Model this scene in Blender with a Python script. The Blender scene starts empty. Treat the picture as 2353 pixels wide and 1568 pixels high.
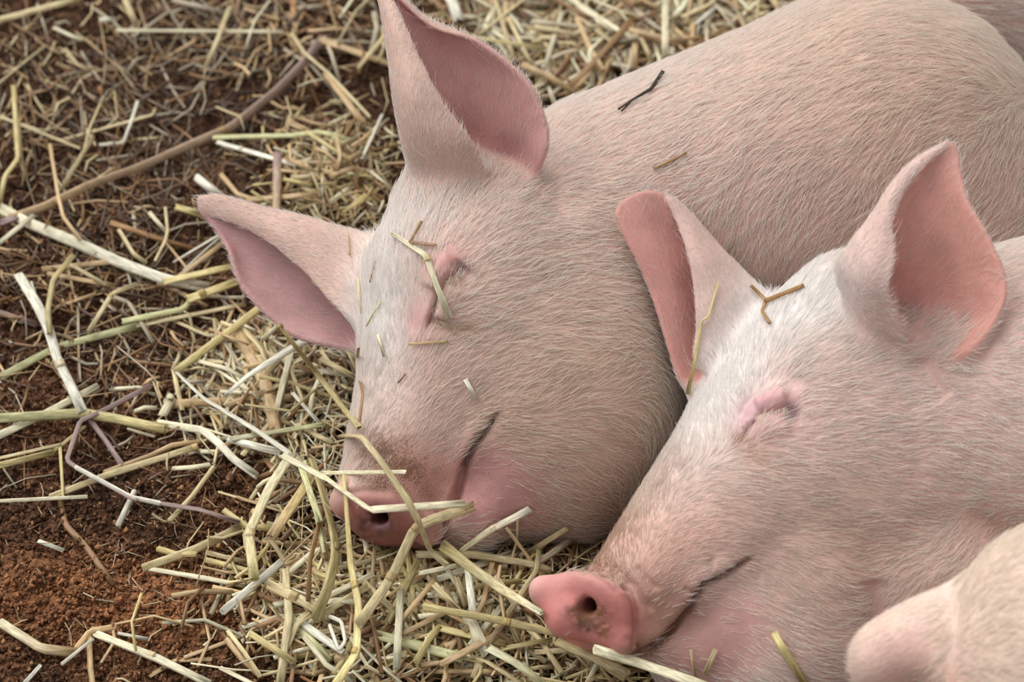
import bpy, math, random
import numpy as np
from mathutils import Matrix, Vector
from mathutils.bvhtree import BVHTree

random.seed(7)
RNG = np.random.default_rng(11)

# ------------------------------------------------------------------ camera, world, light, exposure
# Lengths below are written in "units" of 0.28 mm (one photo pixel at the subject); SC turns them into metres.
SC = 0.00028
DIST = 8000.0                    # camera distance in units
PITCH = math.radians(45.0)
CX, CY = 1176.5, 784.0
AX = np.array([1.0, 0.0, 0.0])                                   # camera right
AU = np.array([0.0, math.sin(PITCH), math.cos(PITCH)])           # camera up
AB = np.array([0.0, -math.cos(PITCH), math.sin(PITCH)])          # towards the camera
scene = bpy.context.scene
COL = scene.collection

cam_data = bpy.data.cameras.new('camera')
cam_data.sensor_fit = 'HORIZONTAL'
cam_data.sensor_width = 36.0
cam_data.lens = 36.0 * DIST / 2353.0
cam_data.clip_start = 0.05
cam_data.dof.use_dof = True
cam_data.dof.focus_distance = (DIST - 600.0) * SC
cam_data.dof.aperture_fstop = 7.0
cam = bpy.data.objects.new('camera', cam_data)
COL.objects.link(cam)
cam.matrix_world = Matrix(((AX[0], AU[0], AB[0], AB[0] * DIST * SC),
                           (AX[1], AU[1], AB[1], AB[1] * DIST * SC),
                           (AX[2], AU[2], AB[2], AB[2] * DIST * SC),
                           (0, 0, 0, 1)))
scene.camera = cam

world = bpy.data.worlds.new('world')
scene.world = world
world.use_nodes = True
bg = world.node_tree.nodes['Background']
bg.inputs['Color'].default_value = (0.95, 0.97, 1.0, 1)
bg.inputs['Strength'].default_value = 0.41

sun_data = bpy.data.lights.new('soft_daylight', 'SUN')
sun_data.energy = 2.8
sun_data.angle = math.radians(70)
sun_data.color = (1.0, 0.985, 0.96)
sun = bpy.data.objects.new('soft_daylight', sun_data)
COL.objects.link(sun)
_sd = Vector((-0.58, 0.45, 0.92)).normalized()      # direction towards the light
sun.rotation_euler = _sd.to_track_quat('Z', 'Y').to_euler()

vs = scene.view_settings
vs.view_transform = 'Standard'
vs.look = 'None'
vs.gamma = 1.0
vs.use_curve_mapping = False
vs.exposure = 0.30
scene.cycles.max_bounces = 6
scene.cycles.transparent_max_bounces = 4

# ------------------------------------------------------------------ helpers
def cs(px, py, z):
    """camera-space point (units) that is seen at pixel px,py at height z towards the camera"""
    px = np.asarray(px, float); py = np.asarray(py, float); z = np.asarray(z, float)
    k = (DIST - z) / DIST
    return np.stack([(px - CX) * k, (CY - py) * k, z * np.ones_like(px)], -1)

def to_px(P):
    k = DIST / (DIST - P[..., 2])
    return P[..., 0] * k + CX, CY - P[..., 1] * k

def to_world(P):
    P = np.asarray(P, float)
    return SC * (P[..., 0:1] * AX + P[..., 1:2] * AU + P[..., 2:3] * AB)

S2 = math.sqrt(0.5)
def ground_cs(px, py, h=0.0):
    """camera-space point on the horizontal plane h units above the ground"""
    px = np.asarray(px, float); py = np.asarray(py, float); h = np.asarray(h, float)
    a = CY - py
    y = a * (1 - h / S2 / DIST) / (1 - a / DIST)
    z = h / S2 - y
    k = (DIST - z) / DIST
    return np.stack([(px - CX) * k, y + 0 * px, z + 0 * px], -1)

def srgb(r, g, b):
    c = np.array([r, g, b], float) / 255.0
    return np.where(c <= 0.04045, c / 12.92, ((c + 0.055) / 1.055) ** 2.4)

class Lattice:
    """smooth value noise"""
    def __init__(self, seed, n=64):
        self.n = n
        self.g = np.random.default_rng(seed).random((n, n)).astype(np.float64) * 2 - 1
    def __call__(self, x, y):
        xi = np.floor(x).astype(int); yi = np.floor(y).astype(int)
        fx = x - xi; fy = y - yi
        fx = fx * fx * (3 - 2 * fx); fy = fy * fy * (3 - 2 * fy)
        n = self.n; g = self.g
        a = g[xi % n, yi % n]; b = g[(xi + 1) % n, yi % n]
        c = g[xi % n, (yi + 1) % n]; d = g[(xi + 1) % n, (yi + 1) % n]
        return (a * (1 - fx) + b * fx) * (1 - fy) + (c * (1 - fx) + d * fx) * fy
LN = Lattice(3)
def fbm(x, y, octaves=4, gain=0.5):
    s = 0; a = 1.0
    for o in range(octaves):
        s = s + a * LN(x * 2 ** o + 17.3 * o, y * 2 ** o + 5.1 * o)
        a *= gain
    return s

def make_mesh(name, V, F, smooth=True):
    """V (n,3) metres, F (m,3|4) int"""
    V = np.ascontiguousarray(V, np.float32); F = np.ascontiguousarray(F, np.int32)
    me = bpy.data.meshes.new(name)
    me.vertices.add(len(V)); me.vertices.foreach_set('co', V.ravel())
    k = F.shape[1]
    me.loops.add(F.size); me.loops.foreach_set('vertex_index', F.ravel())
    me.polygons.add(len(F))
    me.polygons.foreach_set('loop_start', np.arange(0, F.size, k, dtype=np.int32))
    me.polygons.foreach_set('use_smooth', np.full(len(F), smooth, bool))
    me.update(calc_edges=True)
    return me

def set_col(me, name, C):
    a = me.attributes.new(name, 'FLOAT_COLOR', 'POINT')
    C4 = np.ones((len(C), 4), np.float32); C4[:, :3] = C
    a.data.foreach_set('color', C4.ravel())

def set_vec(me, name, A):
    a = me.attributes.new(name, 'FLOAT_VECTOR', 'POINT')
    a.data.foreach_set('vector', np.ascontiguousarray(A, np.float32).ravel())

def add_obj(name, data, mat=None, parent=None, **props):
    o = bpy.data.objects.new(name, data)
    COL.objects.link(o)
    if mat is not None and not len(data.materials):
        data.materials.append(mat)
    if parent is not None:
        o.parent = parent
    for k, v in props.items():
        o[k] = v
    return o

# ------------------------------------------------------------------ signed distance building blocks (camera-space units)
def e_basis(d):
    e1 = np.array(d, float); e1 /= np.linalg.norm(e1)
    z = np.array([0, 0, 1.0]); e3 = z - e1 * e1.dot(z); e3 /= np.linalg.norm(e3)
    return np.stack([e1, np.cross(e3, e1), e3])

def ellip(px, py, z, ra, rb, rc, ang=0.0, tilt=0.0):
    """ra along image direction ang (deg, counter-clockwise), rb across in the image, rc in depth; tilt lifts the ra axis to the camera"""
    a = math.radians(ang); t = math.radians(tilt)
    d = (math.cos(a) * math.cos(t), math.sin(a) * math.cos(t), math.sin(t))
    B = e_basis(d); c = cs(px, py, z); R = np.array([ra, rb, rc], float)
    def f(P):
        q = (P - c) @ B.T
        k0 = np.linalg.norm(q / R, axis=1); k1 = np.linalg.norm(q / (R * R), axis=1) + 1e-9
        return k0 * (k0 - 1.0) / k1
    return f

def rcone(p0, r0, p1, r1, flat=1.0):
    """round cone between two (px,py,z) points"""
    a = cs(*p0); b = cs(*p1); ba = b - a; l2 = ba.dot(ba)
    def f(P):
        t = np.clip(((P - a) @ ba) / l2, 0, 1)
        q = P - a - t[:, None] * ba
        if flat != 1.0:
            q = q * np.array([1, 1, 1.0 / flat])
        return np.linalg.norm(q, axis=1) - (r0 + (r1 - r0) * t)
    return f

def smin(a, b, k):
    h = np.clip(0.5 + 0.5 * (b - a) / k, 0, 1)
    return b + (a - b) * h - k * h * (1 - h)
def smax(a, b, k):
    return -smin(-a, -b, k)

def catmull(P, n):
    """P (m,d) -> n points along a Catmull-Rom spline"""
    P = np.asarray(P, float); m = len(P)
    t = np.linspace(0, m - 1, n); i = np.clip(np.floor(t).astype(int), 0, m - 2); f = (t - i)[:, None]
    g = lambda j: P[np.clip(j, 0, m - 1)]
    p0, p1, p2, p3 = g(i - 1), g(i), g(i + 1), g(i + 2)
    p0 = np.where((i == 0)[:, None], 2 * p1 - p2, p0); p3 = np.where((i == m - 2)[:, None], 2 * p2 - p1, p3)
    return 0.5 * ((2 * p1) + (-p0 + p2) * f + (2 * p0 - 5 * p1 + 4 * p2 - p3) * f ** 2 + (-p0 + 3 * p1 - 3 * p2 + p3) * f ** 3)

class Ear:
    """a curled sheet given by rows of (px, py, dz) from base to tip; row r sits at depth zrow[r]"""
    def __init__(self, rows, zrow, t_base=13.0, t_tip=7.0, inner_sign=1.0, nu=44, nv=54):
        G = np.array([[cs(p[0], p[1], z + p[2]) for p in r] for r, z in zip(rows, zrow)])
        A = np.stack([catmull(G[r], nu) for r in range(len(G))])              # rows, nu, 3
        A = np.stack([catmull(A[:, u], nv) for u in range(nu)], 1)             # nv, nu, 3
        self.G = A
        V = A.reshape(-1, 3)
        F = []; T = []
        for j in range(nv - 1):
            for i in range(nu - 1):
                a = j * nu + i
                F += [(a, a + 1, a + nu + 1), (a, a + nu + 1, a + nu)]
                e = min(i, nu - 2 - i) / (nu * 0.5)
                th = (t_base + (t_tip - t_base) * (j / nv) ** 0.6) * (0.72 + 0.28 * min(1, e * 3))
                T += [th, th]
        self.T = np.array(T)
        self.bvh = BVHTree.FromPolygons([tuple(v) for v in V], F)
        self.lo = V.min(0) - 45; self.hi = V.max(0) + 45
        self.inner_sign = inner_sign
    def query(self, P):
        d = np.full(len(P), 1e4); side = np.zeros(len(P)); thick = np.ones(len(P))
        m = np.where(((P > self.lo) & (P < self.hi)).all(1))[0]
        fn = self.bvh.find_nearest
        for k in m:
            p = P[k]
            loc, nor, idx, dist = fn(p, 200.0)
            if loc is not None:
                d[k] = dist; thick[k] = self.T[idx]
                side[k] = (p[0] - loc[0]) * nor[0] + (p[1] - loc[1]) * nor[1] + (p[2] - loc[2]) * nor[2]
        return d, side * self.inner_sign, thick
    def sdf(self, P):
        d, s, t = self.query(P)
        return d - t

def surface_nets(F, org, h):
    s = F < 0
    nx, ny, nz = F.shape
    c = [(i, j, k) for i in (0, 1) for j in (0, 1) for k in (0, 1)]
    cnt = np.zeros((nx - 1, ny - 1, nz - 1), np.int8)
    for i, j, k in c:
        cnt += s[i:nx - 1 + i, j:ny - 1 + j, k:nz - 1 + k]
    I = np.argwhere((cnt > 0) & (cnt < 8))
    idx = -np.ones(cnt.shape, np.int32); idx[tuple(I.T)] = np.arange(len(I))
    val = {q: F[I[:, 0] + q[0], I[:, 1] + q[1], I[:, 2] + q[2]] for q in c}
    acc = np.zeros((len(I), 3)); n = np.zeros(len(I))
    for a in c:
        for ax in range(3):
            if a[ax] == 0:
                b = list(a); b[ax] = 1; b = tuple(b)
                va, vb = val[a], val[b]; m = (va < 0) != (vb < 0)
                t = np.where(m, va / np.where(m, va - vb, 1), 0)
                p = np.array(a, float)[None] + np.zeros((len(I), 1)); p[:, ax] += t
                acc[m] += p[m]; n[m] += 1
    V = (I + acc / n[:, None]) * h + org
    Q = []
    for ax in range(3):
        o = [x for x in range(3) if x != ax]
        sl0 = [slice(1, -1)] * 3; sl1 = [slice(1, -1)] * 3
        sl0[ax] = slice(0, F.shape[ax] - 1); sl1[ax] = slice(1, F.shape[ax])
        a = s[tuple(sl0)]; b = s[tuple(sl1)]
        E = np.argwhere(a != b); inside = a[tuple(E.T)]
        E = E.copy(); E[:, o[0]] += 1; E[:, o[1]] += 1
        def vid(d0, d1):
            e = E.copy(); e[:, o[0]] += d0; e[:, o[1]] += d1
            return idx[tuple(e.T)]
        q = np.stack([vid(-1, -1), vid(0, -1), vid(0, 0), vid(-1, 0)], 1)
        flip = inside if ax != 1 else ~inside
        q[~flip] = q[~flip][:, ::-1]
        Q.append(q)
    Q = np.concatenate(Q); Q = Q[(Q >= 0).all(1)]
    return V, Q

def smooth_verts(V, F, it=2, lam=0.5):
    E = np.concatenate([F[:, [0, 1]], F[:, [1, 2]], F[:, [2, 3]], F[:, [3, 0]]])
    i = np.concatenate([E[:, 0], E[:, 1]]); j = np.concatenate([E[:, 1], E[:, 0]])
    n = np.bincount(i, minlength=len(V))[:, None]
    for _ in range(it):
        A = np.stack([np.bincount(i, V[j, k], minlength=len(V)) for k in range(3)], 1) / np.maximum(n, 1)
        V = V + lam * (A - V)
    return V

def vert_normals(V, F):
    a = V[F[:, 2]] - V[F[:, 0]]; b = V[F[:, 3]] - V[F[:, 1]]
    fn = np.cross(a, b); N = np.zeros_like(V)
    for k in range(4):
        for c in range(3):
            N[:, c] += np.bincount(F[:, k], fn[:, c], minlength=len(V))
    return N / (np.linalg.norm(N, axis=1, keepdims=True) + 1e-9)

def polygonise(fun, lo, hi, h=4.0, c=4):
    lo = np.array(lo, float); hi = np.array(hi, float)
    n = np.ceil((hi - lo) / (h * c)).astype(int)
    H = h * c
    g = [lo[a] + H * (np.arange(n[a]) + 0.5) - h * 0.5 for a in range(3)]
    X = np.stack(np.meshgrid(*g, indexing='ij'), -1).reshape(-1, 3)
    Fc = fun(X, True).reshape(n)
    act = np.abs(Fc) < H * 1.55
    F = np.repeat(np.repeat(np.repeat(Fc, c, 0), c, 1), c, 2).astype(np.float32)
    A = np.repeat(np.repeat(np.repeat(act, c, 0), c, 1), c, 2)
    I = np.argwhere(A)
    out = np.empty(len(I), np.float32)
    for s in range(0, len(I), 400000):
        out[s:s + 400000] = fun(lo + I[s:s + 400000] * h, False)
    F[tuple(I.T)] = out
    return surface_nets(F, lo, h)

# distance in the image from points to a polyline
def poly_dist(x, y, pts):
    d = np.full(len(x), 1e9); tt = np.zeros(len(x)); L = 0
    pts = np.array(pts, float)
    seg = np.linalg.norm(pts[1:] - pts[:-1], axis=1); tot = seg.sum()
    for k in range(len(pts) - 1):
        a = pts[k]; b = pts[k + 1] - a; l2 = b.dot(b)
        t = np.clip(((x - a[0]) * b[0] + (y - a[1]) * b[1]) / l2, 0, 1)
        dd = np.hypot(x - a[0] - t * b[0], y - a[1] - t * b[1])
        m = dd < d
        d[m] = dd[m]; tt[m] = (L + t[m] * seg[k]) / tot
        L += seg[k]
    return d, tt

def blob(x, y, cx, cy, rx, ry=None, ang=0.0, p=2.0):
    ry = ry or rx; a = math.radians(ang)
    u = (x - cx) * math.cos(a) - (y - cy) * math.sin(a); v = (x - cx) * math.sin(a) + (y - cy) * math.cos(a)
    return np.exp(-((u / rx) ** 2 + (v / ry) ** 2) ** (p / 2))

def mix(C, col, m):
    return C * (1 - m[:, None]) + np.asarray(col)[None] * m[:, None]
# ------------------------------------------------------------------ materials
def nmat(name):
    m = bpy.data.materials.new(name); m.use_nodes = True
    nt = m.node_tree; b = nt.nodes['Principled BSDF']
    return m, nt, b
def N(nt, t, **kw):
    n = nt.nodes.new(t)
    for k, v in kw.items():
        setattr(n, k, v)
    return n

def skin_material():
    m, nt, b = nmat('pig_skin'); L = nt.links.new
    at = N(nt, 'ShaderNodeAttribute', attribute_name='Col')
    tc = N(nt, 'ShaderNodeTexCoord')
    # faint mottling of pink and pale patches
    n1 = N(nt, 'ShaderNodeTexNoise'); n1.inputs['Scale'].default_value = 45; n1.inputs['Detail'].default_value = 4
    L(tc.outputs['Object'], n1.inputs['Vector'])
    r1 = N(nt, 'ShaderNodeMapRange'); r1.inputs['From Min'].default_value = 0.3; r1.inputs['From Max'].default_value = 0.7
    r1.inputs['To Min'].default_value = 0.86; r1.inputs['To Max'].default_value = 1.10
    L(n1.outputs['Fac'], r1.inputs['Value'])
    mu = N(nt, 'ShaderNodeMix', data_type='RGBA', blend_type='MULTIPLY'); mu.inputs[0].default_value = 1.0
    L(at.outputs['Color'], mu.inputs[6]); L(r1.outputs['Result'], mu.inputs[7])
    # specks of dirt, denser where the Dirt attribute says so
    v = N(nt, 'ShaderNodeTexVoronoi'); v.inputs['Scale'].default_value = 900; v.inputs['Randomness'].default_value = 1
    L(tc.outputs['Object'], v.inputs['Vector'])
    da = N(nt, 'ShaderNodeAttribute', attribute_name='Dirt')
    n2 = N(nt, 'ShaderNodeTexNoise'); n2.inputs['Scale'].default_value = 130; n2.inputs['Detail'].default_value = 3
    L(tc.outputs['Object'], n2.inputs['Vector'])
    thr = N(nt, 'ShaderNodeMath', operation='MULTIPLY'); L(da.outputs['Fac'], thr.inputs[0]); L(n2.outputs['Fac'], thr.inputs[1])
    lt = N(nt, 'ShaderNodeMath', operation='SUBTRACT'); L(thr.outputs[0], lt.inputs[0]); L(v.outputs['Distance'], lt.inputs[1])
    sm = N(nt, 'ShaderNodeMapRange'); sm.inputs['From Min'].default_value = -0.02; sm.inputs['From Max'].default_value = 0.12
    L(lt.outputs[0], sm.inputs['Value'])
    fm = N(nt, 'ShaderNodeMath', operation='MULTIPLY'); L(sm.outputs['Result'], fm.inputs[0]); fm.inputs[1].default_value = 0.75
    # brown smear under the specks
    sr = N(nt, 'ShaderNodeMapRange'); sr.inputs['From Min'].default_value = 0.22; sr.inputs['From Max'].default_value = 0.62; sr.inputs['To Max'].default_value = 0.5
    L(thr.outputs[0], sr.inputs['Value'])
    ms = N(nt, 'ShaderNodeMix', data_type='RGBA'); L(sr.outputs['Result'], ms.inputs[0]); L(mu.outputs[2], ms.inputs[6]); ms.inputs[7].default_value = (*srgb(140, 100, 72), 1)
    mx = N(nt, 'ShaderNodeMix', data_type='RGBA'); L(fm.outputs[0], mx.inputs[0]); L(ms.outputs[2], mx.inputs[6])
    mx.inputs[7].default_value = (*srgb(120, 78, 54), 1)
    L(mx.outputs[2], b.inputs['Base Color'])
    b.inputs['Roughness'].default_value = 0.55
    b.inputs['Specular IOR Level'].default_value = 0.35
    b.inputs['Subsurface Weight'].default_value = 0.15
    b.inputs['Subsurface Radius'].default_value = (0.006, 0.0025, 0.0015)
    b.inputs['Subsurface Scale'].default_value = 0.6
    bu = N(nt, 'ShaderNodeBump'); bu.inputs['Strength'].default_value = 0.35; bu.inputs['Distance'].default_value = 0.0006
    n3 = N(nt, 'ShaderNodeTexNoise'); n3.inputs['Scale'].default_value = 420; n3.inputs['Detail'].default_value = 3
    L(tc.outputs['Object'], n3.inputs['Vector']); L(n3.outputs['Fac'], bu.inputs['Height']); L(bu.outputs['Normal'], b.inputs['Normal'])
    return m

def hair_material(name):
    m, nt, b = nmat(name); L = nt.links.new
    at = N(nt, 'ShaderNodeAttribute', attribute_name='Col')
    L(at.outputs['Color'], b.inputs['Base Color'])
    b.inputs['Roughness'].default_value = 0.4
    b.inputs['Specular IOR Level'].default_value = 0.45
    tr = N(nt, 'ShaderNodeBsdfTranslucent'); L(at.outputs['Color'], tr.inputs['Color'])
    mx = N(nt, 'ShaderNodeMixShader'); mx.inputs[0].default_value = 0.45
    L(b.outputs[0], mx.inputs[1]); L(tr.outputs[0], mx.inputs[2])
    L(mx.outputs[0], nt.nodes['Material Output'].inputs['Surface'])
    return m

M_SKIN = skin_material()
M_HAIR = hair_material('pig_bristles')

# ------------------------------------------------------------------ pigs
def flow_field(ctrl):
    C = np.array(ctrl, float)
    D = C[:, 2:4] / np.linalg.norm(C[:, 2:4], axis=1, keepdims=True)
    def f(x, y):
        out = np.zeros((len(x), 2)); w = np.zeros(len(x))
        for k in range(len(C)):
            d2 = (x - C[k, 0]) ** 2 + (y - C[k, 1]) ** 2
            ww = 1.0 / (d2 + 900.0) ** 1.5
            out += ww[:, None] * D[k]; w += ww
        return out / (np.linalg.norm(out, axis=1, keepdims=True) + 1e-9)
    return f

# nearest pig surface towards the camera, for laying straw on the animals
ZCELL = 7.0
ZW, ZH = int(2900 / ZCELL), int(2100 / ZCELL)
ZBUF = np.full((ZW, ZH), -1e5)
def splat(x, y, z):
    i = np.clip(((x + 250) / ZCELL).astype(int), 0, ZW - 1); j = np.clip(((y + 250) / ZCELL).astype(int), 0, ZH - 1)
    np.maximum.at(ZBUF, (i, j), z)
def zpig(x, y):
    i = np.clip(((np.asarray(x) + 250) / ZCELL).astype(int), 0, ZW - 1); j = np.clip(((np.asarray(y) + 250) / ZCELL).astype(int), 0, ZH - 1)
    return ZBUF[i, j]

class Pig:
    def __init__(self, name, body, ears, lo, hi, strokes, paint, hair, label, h=4.0, ear_k=40.0):
        self.ears = ears
        def fun(P, coarse):
            d = body(P)
            for e in ears:
                d = smin(d, e.sdf(P), ear_k)
            return d
        lo = np.array(lo, float); hi = np.array(hi, float)
        V, F = polygonise(fun, lo, hi, h)
        V = smooth_verts(V, F, 3, 0.5)
        Nn = vert_normals(V, F)
        # which vertices belong to an ear, and which side of it
        ear_m = np.zeros(len(V)); inner = np.zeros(len(V))
        db = body(V)
        for e in ears:
            d, s, t = e.query(V)
            m = np.clip((db - 4) / 30.0, 0, 1) * (d < t + 14)
            ear_m = np.maximum(ear_m, m)
            inner = np.where(d < t + 14, np.maximum(inner, (s > 0) * np.clip((db - 0) / 18.0, 0, 1)), inner)
        x, y = to_px(V)
        front = np.clip((Nn[:, 2] - 0.02) * 5, 0, 1) * (1 - ear_m)
        D = np.zeros(len(V))
        for pts, r, amp in strokes:
            d, t = poly_dist(x, y, pts) if len(pts) > 1 else (np.hypot(x - pts[0][0], y - pts[0][1]), np.full(len(V), .5))
            taper = np.clip(np.minimum(t, 1 - t) * (9 if r < 30 else 2.2), 0, 1) if len(pts) > 1 else 1.0
            D += amp * taper * np.exp(-(d / r) ** 2)
        D += 1.2 * fbm(x / 60.0, y / 60.0, 3)
        V = V + Nn * (D * front)[:, None]
        Nn = vert_normals(V, F)
        C, dirt = paint(x, y, inner, ear_m, Nn, V)
        W = to_world(V)
        me = make_mesh(name, W, F)
        set_col(me, 'Col', np.clip(C, 0, 1))
        a = me.attributes.new('Dirt', 'FLOAT', 'POINT'); a.data.foreach_set('value', np.ascontiguousarray(dirt, np.float32))
        self.obj = add_obj(name, me, M_SKIN, label=label, category='pig', group='pigs sleeping side by side in the straw')
        self.V, self.F, self.N = V, F, Nn
        splat(x, y, V[:, 2])
        self.grow(x, y, inner, ear_m, hair)
    def grow(self, x, y, inner, ear_m, hair):
        V, F, Nn = self.V, self.F, self.N
        c = V[F].mean(1); n = Nn[F].mean(1); n /= np.linalg.norm(n, axis=1, keepdims=True)
        area = 0.5 * np.linalg.norm(np.cross(V[F[:, 2]] - V[F[:, 0]], V[F[:, 3]] - V[F[:, 1]]), axis=1)
        px, py = to_px(c)
        inn = inner[F].mean(1); em = ear_m[F].mean(1)
        dens, length, col, jit = hair['maps'](px, py, inn, em, n)
        thin = np.where(inn * em > 0.3, 0.6, 1.0) * np.where(em > 0.6, 0.85, 1.0)
        vis = (n[:, 2] > -0.6) & (px > -60) & (py > -500) & (py < 2000)
        dens = dens * np.where((px < 2480) & (py > -120) & (py < 1690), 1.0, 0.6)
        lam = np.where(vis, dens * area, 0)
        cnt = np.floor(lam + RNG.random(len(lam))).astype(int)
        idx = np.repeat(np.arange(len(F)), cnt)
        w = RNG.random((len(idx), 2))
        q = V[F[idx]]
        P = ((q[:, 0] * (1 - w[:, :1]) + q[:, 1] * w[:, :1]) * (1 - w[:, 1:]) + (q[:, 3] * (1 - w[:, :1]) + q[:, 2] * w[:, :1]) * w[:, 1:])
        n = n[idx]; px = px[idx]; py = py[idx]
        fl = hair['flow'](px, py)
        # locally coherent waver plus single-hair scatter
        ang = 0.20 * fbm(px / 110.0, py / 110.0, 2) + 0.13 * fbm(px / 34.0 + 40, py / 34.0, 2) + jit[idx] * RNG.normal(0, 1, len(idx))
        ca, sa = np.cos(ang), np.sin(ang)
        d = np.stack([fl[:, 0] * ca - fl[:, 1] * sa, -(fl[:, 0] * sa + fl[:, 1] * ca), 0 * ca], 1)
        t = d - n * (d * n).sum(1, keepdims=True)
        t /= np.linalg.norm(t, axis=1, keepdims=True) + 1e-6
        Ln = length[idx] * (0.55 + 0.75 * RNG.random(len(idx)))
        lift = hair.get('lift', 0.26) * (0.5 + RNG.random(len(idx)))
        bend = RNG.normal(0, 0.10, len(idx))
        bt = np.cross(n, t)
        K = 5
        S = np.linspace(0, 1, K)
        pts = np.stack([P + (t * s + bt * (bend * s * s)[:, None] + n * (lift * (s - 0.45 * s * s))[:, None]) * Ln[:, None] - n * 1.0 for s in S], 1)
        rad = np.array([0.95, 0.9, 0.78, 0.55, 0.2])[None] * (0.62 + 0.5 * RNG.random((len(idx), 1))) * hair.get('rad', 0.70) * thin[idx][:, None]
        hc = bpy.data.hair_curves.new('bristles')
        hc.add_curves([K] * len(idx))
        hc.attributes['position'].data.foreach_set('vector', np.ascontiguousarray(to_world(pts.reshape(-1, 3)), np.float32).ravel())
        ra = hc.attributes.get('radius') or hc.attributes.new('radius', 'FLOAT', 'POINT')
        ra.data.foreach_set('value', np.ascontiguousarray((rad * SC).ravel(), np.float32))
        cc = np.clip(col[idx] * (0.80 + 0.26 * RNG.random((len(idx), 1))), 0, 1)
        ca_ = hc.attributes.new('Col', 'FLOAT_COLOR', 'CURVE')
        C4 = np.ones((len(idx), 4), np.float32); C4[:, :3] = cc
        ca_.data.foreach_set('color', C4.ravel())
        o = add_obj('bristle_coat', hc, M_HAIR, self.obj, kind='stuff')
        self.nhair = len(idx)

PINK = srgb(206, 170, 155); PALE = srgb(236, 220, 213); ROSE = srgb(206, 142, 134)
HAIRW = srgb(246, 239, 231); HAIRY = srgb(236, 221, 202)

# ---- the pig in the middle of the picture
earA1 = Ear([
    [(1110, 440, -10), (1020, 440, -10), (975, 450, -40), (1000, 460, -80), (1080, 470, -95), (1150, 460, -70), (1190, 440, -40)],
    [(1090, 345, 62), (1005, 335, 62), (938, 335, 0), (975, 340, -90), (1080, 350, -115), (1180, 360, -70), (1246, 365, 10)],
    [(1018, 245, 70), (955, 240, 65), (915, 238, 0), (950, 240, -80), (1060, 245, -100), (1170, 255, -60), (1252, 288, 10)],
    [(964, 145, 55), (930, 140, 50), (902, 138, 0), (930, 135, -60), (1030, 142, -80), (1120, 155, -50), (1207, 186, 10)],
    [(930, 65, 40), (908, 62, 35), (889, 60, 0), (905, 57, -40), (975, 70, -50), (1040, 82, -30), (1100, 97, 10)],
    [(905, 12, 25), (893, 8, 22), (877, 5, 0), (890, 5, -25), (930, 18, -30), (960, 33, -20), (990, 58, 5)],
    [(880, -34, 5), (876, -36, 5), (868, -38, 0), (870, -39, -6), (880, -35, -6), (888, -32, -4), (898, -26, 0)]],
    [500, 560, 575, 570, 555, 540, 525])
earA2 = Ear([
    [(850, 765, 60), (860, 660, 50), (890, 560, 0), (890, 620, -60), (890, 700, -70), (880, 770, -40), (870, 812, 0)],
    [(806, 728, 70), (818, 640, 55), (806, 538, 0), (790, 590, -60), (770, 670, -80), (755, 740, -50), (757, 792, 0)],
    [(757, 680, 65), (755, 600, 50), (732, 515, 0), (715, 570, -55), (700, 640, -70), (685, 710, -45), (680, 770, 0)],
    [(706, 624, 55), (690, 560, 40), (660, 494, 0), (645, 540, -45), (635, 600, -60), (628, 670, -40), (620, 726, 0)],
    [(637, 565, 40), (620, 520, 30), (597, 481, 0), (580, 510, -35), (573, 560, -45), (566, 620, -30), (556, 655, 0)],
    [(579, 528, 25), (563, 500, 20), (545, 464, 0), (535, 490, -20), (530, 525, -25), (530, 560, -15), (526, 572, 0)],
    [(520, 505, 15), (508, 482, 10), (500, 453, 0), (493, 470, -10), (490, 490, -12), (492, 510, -8), (492, 520, 0)],
    [(467, 487, 4), (463, 475, 3), (459, 456, 0), (458, 465, -3), (459, 472, -4), (460, 480, -3), (463, 490, 0)]],
    [390, 370, 345, 320, 295, 270, 250, 235], inner_sign=-1.0)

A_parts_head = [
    (ellip(1265, 890, 430, 345, 300, 275, 95), 0),
    (ellip(1085, 665, 440, 250, 235, 250, 60), 110),
    (rcone((1010, 890, 480), 180, (895, 1135, 585), 112), 90),
    (rcone((1190, 1080, 480), 150, (1075, 1178, 560), 86), 40),
    (ellip(1150, 545, 400, 190, 160, 180, 30), 90),
    (ellip(1040, 485, 440, 118, 130, 120, 20), 60),
]
A_nose = ellip(884, 1192, 606, 34, 122, 100, -115, 30)
A_body = [
    (ellip(1340, 640, 330, 230, 270, 240, 0), 0),
    (rcone((1450, 560, 190), 350, (2000, 395, 140), 408), 80),
    (rcone((2000, 395, 140), 400, (2250, 585, 110), 335), 40),
    (ellip(1470, 1020, 330, 150, 190, 170, 70), 60),
]
nostA = rcone((852, 1200, 740), 25, (900, 1168, 580), 13)
A_rim = rcone((790, 1160, 620), 26, (900, 1152, 668), 34)
A_rim2 = rcone((920, 1160, 665), 32, (985, 1222, 650), 30)
def bodyA(P):
    d = A_parts_head[0][0](P)
    for f, k in A_parts_head[1:]:
        d = smin(d, f(P), k)
    b = A_body[0][0](P)
    for f, k in A_body[1:]:
        b = smin(b, f(P), k)
    d = smin(d, b, 85)
    d = smin(d, smin(smin(A_nose(P), A_rim(P), 30), A_rim2(P), 30), 12)
    d = smax(d, -nostA(P), 10)
    return d

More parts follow.
